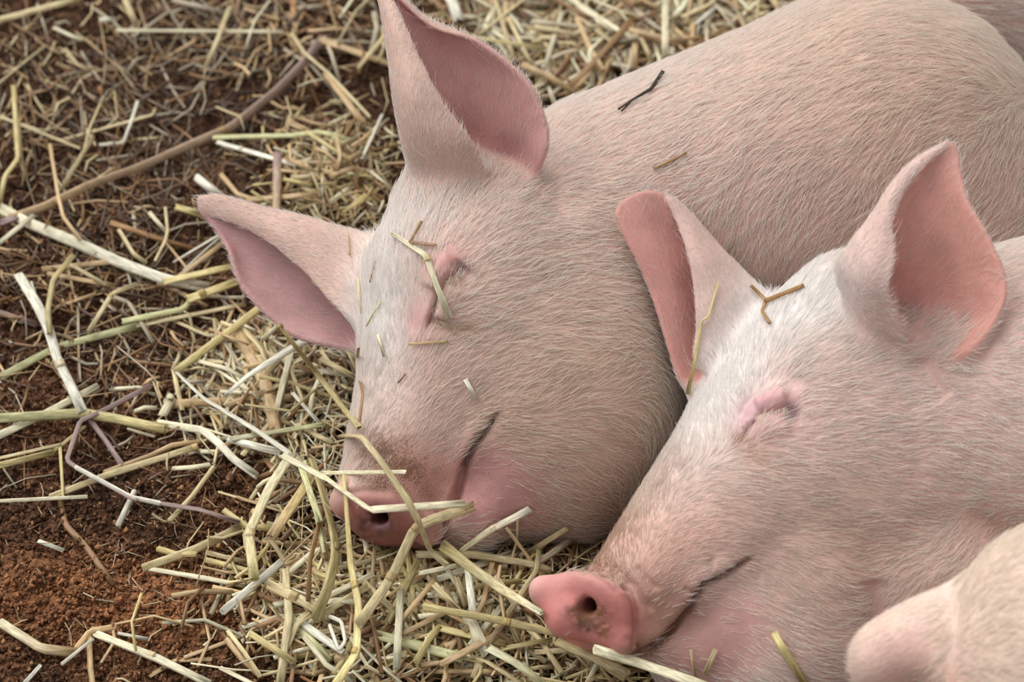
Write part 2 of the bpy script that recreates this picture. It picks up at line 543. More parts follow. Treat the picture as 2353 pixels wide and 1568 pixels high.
A_strokes = [
    ([(1143, 950), (1118, 985), (1085, 1030), (1066, 1075), (1060, 1105), (1046, 1150), (1020, 1210), (1000, 1245)], 9, -26),
    ([(1120, 960), (1090, 1000), (1058, 1050), (1040, 1110), (1020, 1160), (990, 1220)], 22, 9),
    ([(1090, 1075), (1068, 1140), (1040, 1200)], 30, -8),
    ([(1052, 625), (1027, 642), (1004, 672), (993, 712), (979, 750)], 7, -15),
    ([(1067, 610), (1050, 628)], 22, -18),
    ([(1040, 590), (1005, 622), (982, 665)], 26, 14),
    ([(1030, 560), (1000, 590), (968, 650), (950, 720), (940, 770)], 60, -10),
    ([(1050, 660), (1025, 700), (1005, 740)], 20, 7),
    ([(985, 735), (1010, 745)], 10, -8),
    ([(770, 1140), (830, 1128), (905, 1128), (950, 1160), (985, 1215)], 9, -7),
    ([(1200, 440), (1270, 462), (1350, 490)], 44, -16),
]
def paintA(x, y, inner, em, n, V):
    C = np.tile(PINK, (len(x), 1))
    C = mix(C, srgb(242, 232, 227), 0.92 * blob(x, y, 872, 730, 80, 220, -5))  # white forehead, with its daylight highlight put into the skin colour too
    C = mix(C, srgb(226, 190, 180), 0.5 * blob(x, y, 1000, 480, 160, 110))
    C = mix(C, srgb(196, 152, 144), 0.7 * blob(x, y, 1900, 480, 400, 260))
    C = mix(C, srgb(205, 140, 138), 0.75 * blob(x, y, 1020, 605, 55, 35, 40))
    C = mix(C, srgb(205, 150, 148), 0.7 * blob(x, y, 960, 740, 40, 60, 20))
    C = mix(C, srgb(110, 85, 85), 0.55 * blob(x, y, 1068, 612, 24))  # shadow in the pocket beside the eye, painted into the skin
    C = mix(C, srgb(95, 55, 40), 0.8 * np.exp(-(poly_dist(x, y, [(1004, 672), (993, 712), (979, 750)])[0] / 5.0) ** 2))
    C = mix(C, srgb(105, 65, 35), 0.75 * blob(x, y, 1003, 740, 26, 11, 10))
    C = mix(C, srgb(196, 142, 140), 0.85 * blob(x, y, 1130, 1130, 105, 130, 60, 4))
    C = mix(C, srgb(186, 132, 120), 0.8 * blob(x, y, 960, 1110, 110, 90, 0, 3))
    C = mix(C, srgb(166, 104, 98), 0.95 * blob(x, y, 880, 1205, 130, 68, -20, 6) * (y > 1120))
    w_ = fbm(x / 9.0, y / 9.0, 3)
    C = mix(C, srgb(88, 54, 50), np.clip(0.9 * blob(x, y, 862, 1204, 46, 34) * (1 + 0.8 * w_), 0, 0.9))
    C = mix(C, srgb(150, 120, 140), 0.6 * blob(x, y, 880, 1212, 18, 12))  # purplish highlight at the nostril, painted as colour
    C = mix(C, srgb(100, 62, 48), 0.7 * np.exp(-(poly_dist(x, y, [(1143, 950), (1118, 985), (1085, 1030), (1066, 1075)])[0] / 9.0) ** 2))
    iw = inner * np.clip(em * 2, 0, 1)
    C = mix(C, srgb(206, 156, 150), iw * (y < 460))
    C = mix(C, srgb(190, 144, 142), iw * (y > 440) * (x < 900))  # inside of the far ear, its shade put into a darker tone
    C = mix(C, srgb(150, 100, 102), iw * 0.6 * blob(x, y, 1165, 345, 60, 50))
    dirt = 0.10 + 0.9 * blob(x, y, 890, 1060, 90, 60, 0, 3) + 0.55 * blob(x, y, 960, 1130, 120, 90) + 0.5 * blob(x, y, 880, 870, 60, 120) \
        + 0.6 * blob(x, y, 1540, 380, 60, 40) + 0.35 * blob(x, y, 1130, 1120, 80, 80) + 0.28 * iw + 0.6 * blob(x, y, 860, 1225, 70, 30)
    return C, dirt
flowA = flow_field([
    (880, 620, -0.25, -1), (850, 760, -0.35, -0.8), (880, 900, 0.2, -1), (960, 880, 0.7, -0.8), (930, 1020, 0.5, -1), (1000, 1050, 0.9, -0.6),
    (950, 480, -0.1, -1), (1050, 470, 0.15, -1), (1150, 480, 0.8, -0.75), (1250, 560, 1, -0.2), (1100, 600, 0.8, -0.5), (1180, 680, 1, -0.2),
    (1060, 760, 0.9, -0.2), (1150, 820, 1, -0.4), (1300, 760, 1, -0.15), (1250, 900, 1, -0.5), (1400, 700, 1, 0.15), (1480, 780, 1, 0.5),
    (1420, 880, 0.8, -0.3), (1520, 880, 0.6, 0.9), (1500, 1000, 0.1, 1), (1420, 1020, 0.7, 0.5), (1350, 1120, 0.8, 0.55), (1230, 1030, 1, 0.2), (1250, 1200, 0.9, 0.5),
    (1480, 1100, 0, 1), (1000, 620, -0.1, -1), (940, 700, -0.3, -0.8),
    (960, 250, 0.1, -1), (905, 120, 0, -1), (1000, 350, 0.1, -1), (1120, 200, 0.15, -1), (1230, 300, 0.5, -0.7),
    (700, 560, -0.95, -0.45), (560, 480, -1, -0.4), (650, 650, -0.8, -0.5), (780, 600, -0.8, -0.6), (780, 760, -0.9, 0.1),
    (1400, 260, 1, -0.5), (1350, 450, 1, -0.25), (1600, 200, 1, -0.5), (1550, 420, 1, -0.7), (1800, 120, 1, -0.35), (1800, 300, 1, -0.7), (2000, 150, 1, -0.15),
    (2000, 350, 0.8, -0.8), (1700, 450, 0.6, -1), (1650, 580, 0.25, -1), (1850, 520, 0.4, -1), (2050, 480, 0.5, -1), (2200, 250, 1, -0.4), (2250, 120, 1, 0.5), (2320, 400, 0.5, -1),
    (1750, 640, 0.05, -1)])
def mapsA(x, y, inner, em, n):
    dens = np.full(len(x), 1 / 40.0); ln = np.full(len(x), 42.0)
    col = np.tile(HAIRW, (len(x), 1))
    col = mix(col, HAIRY, 0.8 * np.clip(blob(x, y, 1350, 900, 260, 300) + blob(x, y, 1250, 1080, 200, 150) + blob(x, y, 2100, 200, 400, 300), 0, 1))
    col = mix(col, srgb(168, 128, 96), np.clip(0.75 * blob(x, y, 890, 1050, 80, 60, 0, 3) + 0.35 * blob(x, y, 960, 1100, 110, 70) + 0.25 * blob(x, y, 870, 860, 40, 90), 0, 0.8))
    col = mix(col, srgb(190, 164, 96), 0.7 * blob(x, y, 1035, 762, 45, 16, 8))
    col = mix(col, srgb(110, 80, 60), 0.7 * blob(x, y, 1010, 745, 26, 12))
    ln = ln - 16 * blob(x, y, 920, 900, 110, 200) - 20 * blob(x, y, 960, 1080, 130, 120) + 8 * blob(x, y, 1050, 450, 150, 80) + 12 * blob(x, y, 1500, 950, 80, 200)
    wf = np.clip(blob(x, y, 875, 720, 70, 210, -4) + 0.6 * blob(x, y, 960, 500, 90, 80), 0, 1)
    col = mix(col, srgb(252, 250, 247), 0.85 * wf)  # white forehead bristles, lit brightness included in the hair colour
    dens = dens * (1 + 0.9 * wf)
    bare = np.clip(0.97 * blob(x, y, 1130, 1135, 105, 125, 60, 4) + 0.999 * blob(x, y, 875, 1205, 160, 90, -20, 10) + 0.8 * blob(x, y, 975, 1135, 90, 60, 0, 4)
                   + 0.9 * blob(x, y, 1025, 605, 50, 30, 40) + 0.85 * blob(x, y, 965, 745, 36, 50, 20) + 0.8 * blob(x, y, 1000, 690, 28, 50, -20), 0, 1)
    dens = dens * (1 - bare)
    iw = inner * np.clip(em * 2, 0, 1)
    dens = np.where(iw > 0.35, dens * 0.22, dens); ln = np.where(iw > 0.5, 38, np.where(em > 0.6, 20, ln))
    jit = np.where(iw > 0.5, 0.3, 0.17) + 0.15 * blob(x, y, 1060, 700, 70, 90)
    return dens, ln, col, jit
pigA = Pig('pig', bodyA, [earA1, earA2], (-760, -560, -420), (1800, 1000, 800), A_strokes, paintA, dict(flow=flowA, maps=mapsA),
           'pink pig asleep with upright ear and straw lying across its closed eye', h=4.6)

# ---- the pig on the right, in front of it
earB1 = Ear([
    [(2080, 810, -10), (2010, 780, -20), (1970, 730, -60), (2010, 765, -100), (2075, 810, -110), (2110, 825, -70), (2125, 825, -30)],
    [(2064, 738, 50), (1990, 685, 40), (1932, 622, -10), (2000, 690, -80), (2100, 760, -100), (2170, 800, -50), (2215, 815, 30)],
    [(2036, 665, 75), (1995, 620, 60), (1960, 568, 0), (2020, 610, -80), (2130, 680, -100), (2230, 740, -50), (2290, 728, 20)],
    [(2050, 590, 65), (2018, 560, 50), (1990, 525, 0), (2040, 545, -60), (2130, 590, -85), (2220, 630, -50), (2306, 645, 10)],
    [(2046, 520, 50), (2032, 500, 40), (2022, 480, 0), (2060, 490, -45), (2130, 520, -65), (2200, 550, -40), (2270, 550, 10)],
    [(2068, 450, 30), (2057, 437, 25), (2053, 430, 0), (2085, 435, -30), (2135, 455, -45), (2180, 470, -30), (2224, 470, 5)],
    [(2115, 387, 15), (2107, 380, 12), (2102, 376, 0), (2120, 380, -15), (2150, 395, -22), (2180, 405, -15), (2206, 405, 0)],
    [(2165, 342, 4), (2168, 336, 3), (2172, 333, 0), (2178, 332, -3), (2185, 335, -4), (2192, 342, -3), (2199, 352, 0)]],
    [850, 935, 968, 975, 968, 955, 940, 925])
earB2 = Ear([
    [(1640, 850, 20), (1740, 830, 10), (1840, 780, -60), (1760, 800, -90), (1670, 850, -70), (1620, 880, -30), (1595, 905, 0)],
    [(1603, 830, 45), (1680, 795, 35), (1790, 715, -40), (1720, 760, -70), (1640, 830, -55), (1590, 850, -20), (1564, 868, 0)],
    [(1607, 745, 48), (1660, 718, 42), (1748, 674, -10), (1690, 710, -55), (1620, 745, -50), (1565, 755, -15), (1530, 762, 0)],
    [(1601, 660, 42), (1635, 642, 38), (1698, 624, -5), (1655, 645, -48), (1595, 665, -45), (1542, 666, -12), (1500, 668, 0)],
    [(1589, 595, 34), (1612, 586, 32), (1653, 578, -3), (1620, 592, -38), (1570, 598, -36), (1512, 592, -8), (1464, 588, 0)],
    [(1572, 540, 22), (1590, 535, 20), (1615, 535, -2), (1590, 542, -25), (1545, 540, -25), (1482, 532, -5), (1432, 527, 0)],
    [(1556, 500, 10), (1568, 498, 9), (1585, 498, -1), (1570, 502, -12), (1530, 498, -14), (1472, 490, -3), (1419, 490, 0)],
    [(1536, 458, 2), (1545, 462, 2), (1563, 478, -1), (1550, 470, -4), (1510, 449, -4), (1470, 450, -2), (1436, 464, 0)]],
    [640, 630, 622, 615, 608, 602, 598, 595], inner_sign=-1.0, t_base=12, t_tip=9)
B_head = [
    (ellip(1915, 905, 640, 270, 235, 240, 55), 0),
    (ellip(1950, 1140, 640, 320, 300, 270, 20), 110),
    (rcone((1775, 1110, 690), 238, (1450, 1385, 800), 112), 70),
    (rcone((1830, 1330, 700), 230, (1570, 1475, 785), 92), 36),
    (ellip(1800, 1480, 730, 260, 170, 180, 10), 50),
    (ellip(1985, 735, 700, 125, 150, 125, 40), 70),
]
B_nose = ellip(1348, 1410, 850, 30, 94, 118, 217, 38)
B_body = [
    (rcone((2120, 940, 630), 300, (2520, 940, 695), 400), 60),
    (ellip(2160, 1330, 690, 220, 330, 220, 90), 40),
]
nostB = rcone((1332, 1402, 960), 20, (1392, 1372, 800), 12)
B_rims = [rcone((1246, 1352, 850), 22, (1405, 1352, 885), 28), rcone((1412, 1362, 885), 30, (1432, 1465, 890), 28), rcone((1425, 1470, 890), 30, (1300, 1420, 870), 34), rcone((1305, 1415, 872), 44, (1252, 1364, 852), 28)]
def bodyB(P):
    d = B_head[0][0](P)
    for f, k in B_head[1:]:
        d = smin(d, f(P), k)
    for f, k in B_body:
        d = smin(d, f(P), k)
    n_ = B_nose(P)
    for f in B_rims:
        n_ = smin(n_, f(P), 26)
    d = smin(d, n_, 10)
    d = smax(d, -nostB(P), 12)
    return d
mouthB = [(1722, 1284), (1698, 1301), (1652, 1327), (1613, 1347), (1601, 1367), (1583, 1403), (1537, 1457), (1486, 1497), (1455, 1510)]
B_strokes = [
    (mouthB, 8, -24),
    ([(1690, 1280), (1640, 1310), (1595, 1340), (1570, 1390), (1520, 1445), (1470, 1488)], 20, 9),
    ([(1640, 1365), (1610, 1420), (1560, 1480)], 34, -8),
    ([(1432, 1335), (1450, 1365), (1460, 1406), (1463, 1470), (1455, 1500)], 7, -15),
    ([(1330, 1312), (1380, 1314), (1420, 1330), (1450, 1360)], 8, -8),
    ([(1425, 1352), (1440, 1400), (1445, 1470)], 13, 6),
    ([(1460, 1299), (1485, 1328), (1514, 1357)], 6, -8),
    ([(1397, 1309), (1455, 1342), (1481, 1383), (1501, 1408)], 6, -7),
    ([(1425, 1300), (1470, 1340), (1498, 1385)], 9, 4),
    ([(1570, 1350), (1598, 1365)], 6, -6), ([(1634, 1278), (1631, 1314)], 8, -6),
    ([(1732, 963), (1751, 953), (1780, 945), (1808, 936), (1824, 932)], 6, -13),
    ([(1736, 965), (1716, 988), (1698, 1007)], 5, -12),
    ([(1735, 935), (1775, 918), (1810, 912)], 22, 15),
    ([(1695, 956), (1707, 925), (1724, 909), (1762, 893)], 7, -6),
    ([(1690, 1000), (1700, 940), (1730, 890), (1790, 868), (1848, 890)], 16, -7),
    ([(1735, 985), (1780, 985), (1815, 975)], 24, 8),
    ([(1820, 950)], 20, -14), ([(1712, 960), (1706, 985)], 9, 6),
    ([(2000, 1330), (2012, 1400), (2006, 1480)], 26, -16),
    ([(2110, 815), (2130, 860), (2170, 920)], 26, -18),
]
def paintB(x, y, inner, em, n, V):
    C = np.tile(srgb(210, 174, 163), (len(x), 1))
    C = mix(C, srgb(244, 236, 232), 0.95 * np.clip(blob(x, y, 1670, 860, 90, 240, -32) + blob(x, y, 1860, 680, 120, 90), 0, 1))  # white brow; the bright side towards the daylight is painted in as well
    C = mix(C, srgb(202, 148, 150), 0.85 * blob(x, y, 1770, 925, 62, 36, 15))
    C = mix(C, srgb(200, 160, 165), 0.8 * blob(x, y, 1715, 960, 30, 50, -30))
    C = mix(C, srgb(192, 148, 142), 0.6 * blob(x, y, 1790, 985, 75, 40, 15))
    C = mix(C, srgb(120, 95, 105), 0.7 * blob(x, y, 1822, 948, 20, 26))
    C = mix(C, srgb(150, 70, 70), 0.8 * np.exp(-(poly_dist(x, y, [(1736, 965), (1716, 988), (1698, 1007)])[0] / 4.0) ** 2))
    C = mix(C, srgb(160, 82, 44), 0.85 * blob(x, y, 1696, 1010, 11))
    C = mix(C, srgb(215, 160, 140), 0.6 * blob(x, y, 1540, 1270, 150, 90, 40))
    C = mix(C, srgb(184, 138, 130), 0.9 * blob(x, y, 1640, 1475, 160, 95, 35, 4))
    C = mix(C, srgb(164, 122, 106), 0.95 * blob(x, y, 1505, 1405, 85, 130, -40, 3))
    C = mix(C, srgb(202, 126, 118), 0.97 * blob(x, y, 1345, 1412, 138, 92, -22, 8))
    C = mix(C, srgb(206, 140, 136), 0.6 * np.exp(-(poly_dist(x, y, [(1245, 1345), (1330, 1340), (1400, 1350)])[0] / 16.0) ** 2))
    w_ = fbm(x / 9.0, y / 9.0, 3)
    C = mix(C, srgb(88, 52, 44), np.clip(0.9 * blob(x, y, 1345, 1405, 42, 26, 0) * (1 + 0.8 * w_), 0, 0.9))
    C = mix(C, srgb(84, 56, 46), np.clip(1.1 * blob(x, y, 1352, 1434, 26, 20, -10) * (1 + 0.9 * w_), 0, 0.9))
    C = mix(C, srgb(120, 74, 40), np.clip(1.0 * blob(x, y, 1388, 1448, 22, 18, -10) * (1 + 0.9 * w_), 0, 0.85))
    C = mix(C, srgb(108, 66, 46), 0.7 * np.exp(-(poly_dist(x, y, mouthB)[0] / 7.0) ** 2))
    iw = inner * np.clip(em * 2, 0, 1)
    C = mix(C, srgb(216, 158, 145), iw * (x > 1850))
    C = mix(C, srgb(206, 148, 138), iw * (x < 1850))
    C = mix(C, srgb(178, 128, 126), iw * 0.5 * blob(x, y, 2090, 720, 70, 60))
    dirt = 0.07 + 0.95 * blob(x, y, 1390, 1308, 80, 26, -12, 3) + 0.5 * blob(x, y, 1500, 1430, 80, 120, -40) + 0.6 * blob(x, y, 1450, 1210, 80, 60, 45) \
        + 0.45 * blob(x, y, 1560, 1060, 50, 90, -30) + 0.7 * np.exp(-(poly_dist(x, y, mouthB)[0] / 18.0) ** 2) + 0.3 * iw + 1.1 * blob(x, y, 1350, 1412, 55, 36)
    return C, dirt
flowB = flow_field([
    (1620, 860, -0.55, -0.8), (1560, 980, -0.6, -0.7), (1700, 780, -0.4, -0.9), (1800, 700, 0.1, -1), (1640, 950, -0.4, -0.8), (1500, 1150, -0.3, -0.8), (1420, 1250, -0.4, -0.8),
    (1900, 650, 0.5, -0.9), (1980, 560, 0.55, -0.85), (2080, 430, 0.6, -0.8), (1850, 800, 0.9, -0.3), (2000, 750, 0.9, -0.6), (2020, 850, 1, -0.2),
    (1900, 900, 1, 0.05), (2000, 1000, 1, 0.2), (1700, 1100, 0.9, 0.2), (1850, 1080, 1, 0.2), (1950, 1150, 1, 0.2), (1600, 1180, 0.8, -0.1), (1560, 1260, 0.8, -0.3),
    (1800, 1220, 1, 0.1), (1780, 1340, 0.8, 0.6), (1850, 1440, 1, 0.35), (1950, 1450, 1, -0.3), (1900, 1320, 1, 0.25), (2000, 1250, 1, -0.1), (2100, 1150, 1, 0.1),
    (2080, 1350, 0.6, -0.8), (2200, 1250, 0.6, -0.8), (2250, 1000, 1, 0.15), (2330, 650, 1, 0.1), (2300, 850, 1, 0.1),
    (2150, 550, 0.3, -0.9), (2200, 680, 0.8, -0.5), (1640, 620, -0.6, -0.8), (1500, 600, -0.5, -0.8), (1700, 720, -0.5, -0.85), (1760, 1530, 0.9, 0.2)])
def mapsB(x, y, inner, em, n):
    dens = np.full(len(x), 1 / 36.0); ln = np.full(len(x), 37.0)
    col = np.tile(HAIRW, (len(x), 1))
    col = mix(col, HAIRY, 0.7 * np.clip(blob(x, y, 1850, 1250, 300, 200) + blob(x, y, 1480, 1230, 120, 100), 0, 1))
    wf = np.clip(blob(x, y, 1670, 860, 100, 260, -32) + blob(x, y, 1860, 680, 130, 90), 0, 1)
    col = mix(col, srgb(250, 248, 246), 0.8 * wf)  # brow bristles whitened, part of it painted highlight
    dens = dens * (1 + 0.8 * wf)
    col = mix(col, srgb(176, 134, 100), np.clip(0.7 * blob(x, y, 1420, 1250, 70, 50, 50) + 0.35 * blob(x, y, 1520, 1110, 40, 80, -30) + 0.6 * blob(x, y, 1390, 1305, 80, 24, -10), 0, 0.8))
    col = mix(col, srgb(196, 160, 110), 0.6 * blob(x, y, 1715, 1040, 40, 26, -30))
    ln = ln - 16 * blob(x, y, 1600, 1250, 160, 120) - 10 * blob(x, y, 1480, 1350, 120, 120)
    bare = np.clip(0.999 * blob(x, y, 1340, 1410, 158, 108, -22, 12) + 0.999 * blob(x, y, 1235, 1345, 50, 40, 0, 6) + 0.95 * blob(x, y, 1640, 1475, 150, 95, 35, 5) + 0.9 * blob(x, y, 1500, 1410, 70, 110, -40, 4)
                   + 0.92 * blob(x, y, 1770, 925, 62, 34, 15, 3) + 0.9 * blob(x, y, 1712, 965, 26, 45, -30, 3) + 0.6 * blob(x, y, 1790, 985, 70, 30, 15), 0, 1)
    dens = dens * (1 - bare)
    iw = inner * np.clip(em * 2, 0, 1)
    dens = np.where(iw > 0.5, dens * 0.2, dens); ln = np.where(iw > 0.5, 42, np.where(em > 0.6, 18, ln))
    jit = np.where(iw > 0.5, 0.28, 0.13)
    return dens, ln, col, jit
pigB = Pig('pig', bodyB, [earB1, earB2], (-120, -820, 200), (1660, 520, 1160), B_strokes, paintB, dict(flow=flowB, maps=mapsB),
           'white-browed pig asleep with its bare pink nose disc resting on straw')

def lashes(pig, lids, n, length, col):
    P0, D = [], []
    for (pts, d) in lids:
        pts = np.array(pts, float); t = np.sort(RNG.random(n)) * (len(pts) - 1)
        x = np.interp(t, np.arange(len(pts)), pts[:, 0]); y = np.interp(t, np.arange(len(pts)), pts[:, 1])
        z = np.maximum.reduce([zpig(x + ox, y + oy) for ox in (-5, 0, 5) for oy in (-5, 0, 5)])
        P0.append(cs(x, y, z)); a = RNG.normal(0, 0.22, n); c, s_ = np.cos(a), np.sin(a)
        D.append(np.stack([d[0] * c - d[1] * s_, -(d[0] * s_ + d[1] * c), 0.35 + 0.1 * RNG.random(n)], 1))
    P0 = np.concatenate(P0); D = np.concatenate(D); m = len(P0); L_ = length * (0.7 + 0.5 * RNG.random((m, 1)))
    S = np.linspace(0, 1, 4)
    pts = np.stack([P0 + D * L_ * s_ - np.array([0, 0, 1.0]) * L_ * 0.25 * s_ * s_ for s_ in S], 1)
    hc = bpy.data.hair_curves.new('eyelashes'); hc.add_curves([4] * m)
    hc.attributes['position'].data.foreach_set('vector', np.ascontiguousarray(to_world(pts.reshape(-1, 3)), np.float32).ravel())
    ra = hc.attributes.get('radius') or hc.attributes.new('radius', 'FLOAT', 'POINT')
    ra.data.foreach_set('value', np.tile(np.array([0.6, 0.55, 0.42, 0.2], np.float32) * SC, m))
    ca = hc.attributes.new('Col', 'FLOAT_COLOR', 'CURVE'); ca.data.foreach_set('color', np.tile(np.array([*col, 1], np.float32), m))
    add_obj('eyelashes', hc, M_HAIR, pig.obj)
lashes(pigB, [([(1738, 958), (1751, 952), (1780, 944), (1808, 935)], (0.1, 1.0))], 34, 17, srgb(246, 236, 214))
lashes(pigA, [([(1022, 648), (1036, 637), (1052, 626)], (0.75, 0.65)), ([(1000, 735), (1020, 742)], (0.8, 0.6))], 22, 22, srgb(200, 186, 160))

# ---- the blurred pig cut off by the lower right corner
earC = Ear([
    [(2260, 1360, -20), (2250, 1400, 20), (2240, 1450, 45), (2235, 1500, 50), (2230, 1560, 40), (2230, 1610, 0), (2240, 1640, -50)],
    [(2190, 1352, -20), (2180, 1390, 20), (2170, 1440, 45), (2165, 1490, 50), (2160, 1540, 30), (2165, 1580, -10), (2180, 1600, -60)],
    [(2110, 1378, -20), (2100, 1410, 18), (2085, 1450, 40), (2080, 1500, 45), (2080, 1545, 25), (2090, 1580, -15), (2110, 1595, -60)],
    [(2040, 1412, -18), (2030, 1440, 12), (2018, 1470, 30), (2012, 1510, 34), (2012, 1550, 20), (2020, 1580, -15), (2040, 1595, -50)],
    [(1988, 1447, -12), (1980, 1466, 5), (1972, 1490, 15), (1968, 1518, 17), (1970, 1550, 8), (1978, 1574, -12), (1990, 1585, -35)],
    [(1966, 1478, -6), (1962, 1490, -2), (1959, 1505, 2), (1958, 1520, 2), (1960, 1538, 0), (1966, 1552, -8), (1974, 1560, -16)]],
    [1330, 1320, 1310, 1300, 1290, 1285], t_base=16, t_tip=10, inner_sign=-1.0, nu=30, nv=30)
C_parts = [ellip(2520, 1560, 1340, 300, 320, 260, 30), ellip(2640, 1700, 1250, 420, 380, 330, 0)]
def bodyC(P):
    return smin(C_parts[0](P), C_parts[1](P), 120)
def paintC(x, y, inner, em, n, V):
    C = np.tile(srgb(228, 202, 186), (len(x), 1))
    C = mix(C, srgb(224, 178, 168), 0.8 * blob(x, y, 2080, 1500, 120, 70))
    C = mix(C, srgb(190, 132, 118), 0.8 * blob(x, y, 2110, 1570, 130, 40))
    return C, 0.12 + 0.3 * blob(x, y, 2060, 1500, 90, 60)
flowC = flow_field([(2100, 1450, -1, 0.2), (2300, 1350, 1, -0.5), (2300, 1500, 1, -0.2), (2000, 1520, -1, 0.3)])
def mapsC(x, y, inner, em, n):
    dens = np.full(len(x), 1 / 40.0); ln = np.where(em > 0.5, 22.0, 36.0)
    return dens, ln, np.tile(srgb(242, 232, 218), (len(x), 1)), np.full(len(x), 0.14)
pigC = Pig('pig', bodyC, [earC], (560, -1180, 840), (1640, -280, 1720), [], paintC, dict(flow=flowC, maps=mapsC),
           'blurred pale pig in the lower right corner with only cheek and folded ear showing', h=6.0)

# ---- the pig behind, of which only the back shows in the upper right corner
D_parts = [rcone((2330, -60, -420), 330, (2900, 60, -380), 360)]
def bodyD(P):
    return D_parts[0](P)
def paintD(x, y, inner, em, n, V):
    return np.tile(srgb(212, 168, 158), (len(x), 1)), np.full(len(x), 0.06)
flowD = flow_field([(2250, 30, 1, 0.05), (2330, 100, 1, 0.1)])
def mapsD(x, y, inner, em, n):
    return np.full(len(x), 1 / 30.0), np.full(len(x), 44.0), np.tile(HAIRW, (len(x), 1)), np.full(len(x), 0.12)
pigD = Pig('pig', bodyD, [], (700, 200, -1000), (2270, 1300, 120), [], paintD, dict(flow=flowD, maps=mapsD),
           'pig lying behind the others, only a strip of its pink back showing', h=9.0)
PIGS = [pigA, pigB, pigC, pigD]
# ------------------------------------------------------------------ ground
def g2px(gx, gy):
    y = gy * S2; z = -gy * S2
    k = DIST / (DIST - z)
    return gx * k + CX, CY - y * k
def terrain(gx, gy):
    x, y = g2px(gx, gy)
    t = 12 * fbm(gx / 230.0, gy / 230.0, 3) + 7 * fbm(gx / 48.0 + 9, gy / 48.0, 3, 0.6)
    t = t + 46 * blob(x, y, 790, 1340, 260, 150) + 36 * blob(x, y, 1080, 1420, 260, 130) + 62 * blob(x, y, 750, 410, 150, 110) + 14 * blob(x, y, 620, 860, 200, 160)
    t = t + 26 * blob(x, y, 1450, 60, 420, 110) + 26 * blob(x, y, 110, 1340, 130, 60) + 36 * blob(x, y, 420, 1380, 120, 60) + 22 * blob(x, y, 520, 1520, 130, 50) + 20 * blob(x, y, 60, 1530, 120, 50)
    t = t - 34 * blob(x, y, 715, 235, 80, 40) - 24 * blob(x, y, 330, 130, 150, 60) - 20 * blob(x, y, 240, 1290, 160, 40) - 20 * blob(x, y, 450, 590, 90, 50) - 16 * blob(x, y, 560, 1240, 120, 50)
    lump = np.clip(fbm(gx / 26.0 + 3, gy / 26.0 + 7, 3, 0.6), -0.4, 2)
    t = t + 11 * lump * (1 - blob(x, y, 900, 1400, 350, 150))
    return t
def ground_at(px, py, lift=0.0):
    """camera-space z of the terrain surface (plus lift) seen at a pixel"""
    px = np.asarray(px, float); py = np.asarray(py, float); h = np.zeros_like(px)
    for _ in range(3):
        P = ground_cs(px, py, h)
        h = terrain(P[..., 0], (P[..., 1] - P[..., 2]) * S2) + lift
    return ground_cs(px, py, h)[..., 2]

def soil_material():
    m, nt, b = nmat('soil'); L = nt.links.new
    tc = N(nt, 'ShaderNodeTexCoord')
    at = N(nt, 'ShaderNodeAttribute', attribute_name='Col')
    n1 = N(nt, 'ShaderNodeTexNoise'); n1.inputs['Scale'].default_value = 260; n1.inputs['Detail'].default_value = 6; n1.inputs['Roughness'].default_value = 0.7
    L(tc.outputs['Object'], n1.inputs['Vector'])
    r = N(nt, 'ShaderNodeMapRange'); r.inputs['From Min'].default_value = 0.3; r.inputs['From Max'].default_value = 0.72
    r.inputs['To Min'].default_value = 0.45; r.inputs['To Max'].default_value = 1.7
    L(n1.outputs['Fac'], r.inputs['Value'])
    mu = N(nt, 'ShaderNodeMix', data_type='RGBA', blend_type='MULTIPLY'); mu.inputs[0].default_value = 1
    L(at.outputs['Color'], mu.inputs[6]); L(r.outputs['Result'], mu.inputs[7]); L(mu.outputs[2], b.inputs['Base Color'])
    v = N(nt, 'ShaderNodeTexVoronoi'); v.inputs['Scale'].default_value = 420
    L(tc.outputs['Object'], v.inputs['Vector'])
    ad = N(nt, 'ShaderNodeMath', operation='ADD'); L(n1.outputs['Fac'], ad.inputs[0]); L(v.outputs['Distance'], ad.inputs[1])
    bu = N(nt, 'ShaderNodeBump'); bu.inputs['Strength'].default_value = 0.9; bu.inputs['Distance'].default_value = 0.0016
    L(ad.outputs[0], bu.inputs['Height']); L(bu.outputs['Normal'], b.inputs['Normal'])
    b.inputs['Roughness'].default_value = 0.92; b.inputs['Specular IOR Level'].default_value = 0.15
    return m
M_SOIL = soil_material()
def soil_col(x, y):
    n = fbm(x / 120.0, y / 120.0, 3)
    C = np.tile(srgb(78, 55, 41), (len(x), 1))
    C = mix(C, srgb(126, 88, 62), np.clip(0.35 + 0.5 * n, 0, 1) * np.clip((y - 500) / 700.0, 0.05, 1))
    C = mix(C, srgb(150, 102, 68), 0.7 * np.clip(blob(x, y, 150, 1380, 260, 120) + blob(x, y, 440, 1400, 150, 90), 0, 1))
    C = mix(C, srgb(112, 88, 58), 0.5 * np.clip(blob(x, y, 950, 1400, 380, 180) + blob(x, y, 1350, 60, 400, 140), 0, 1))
    return C

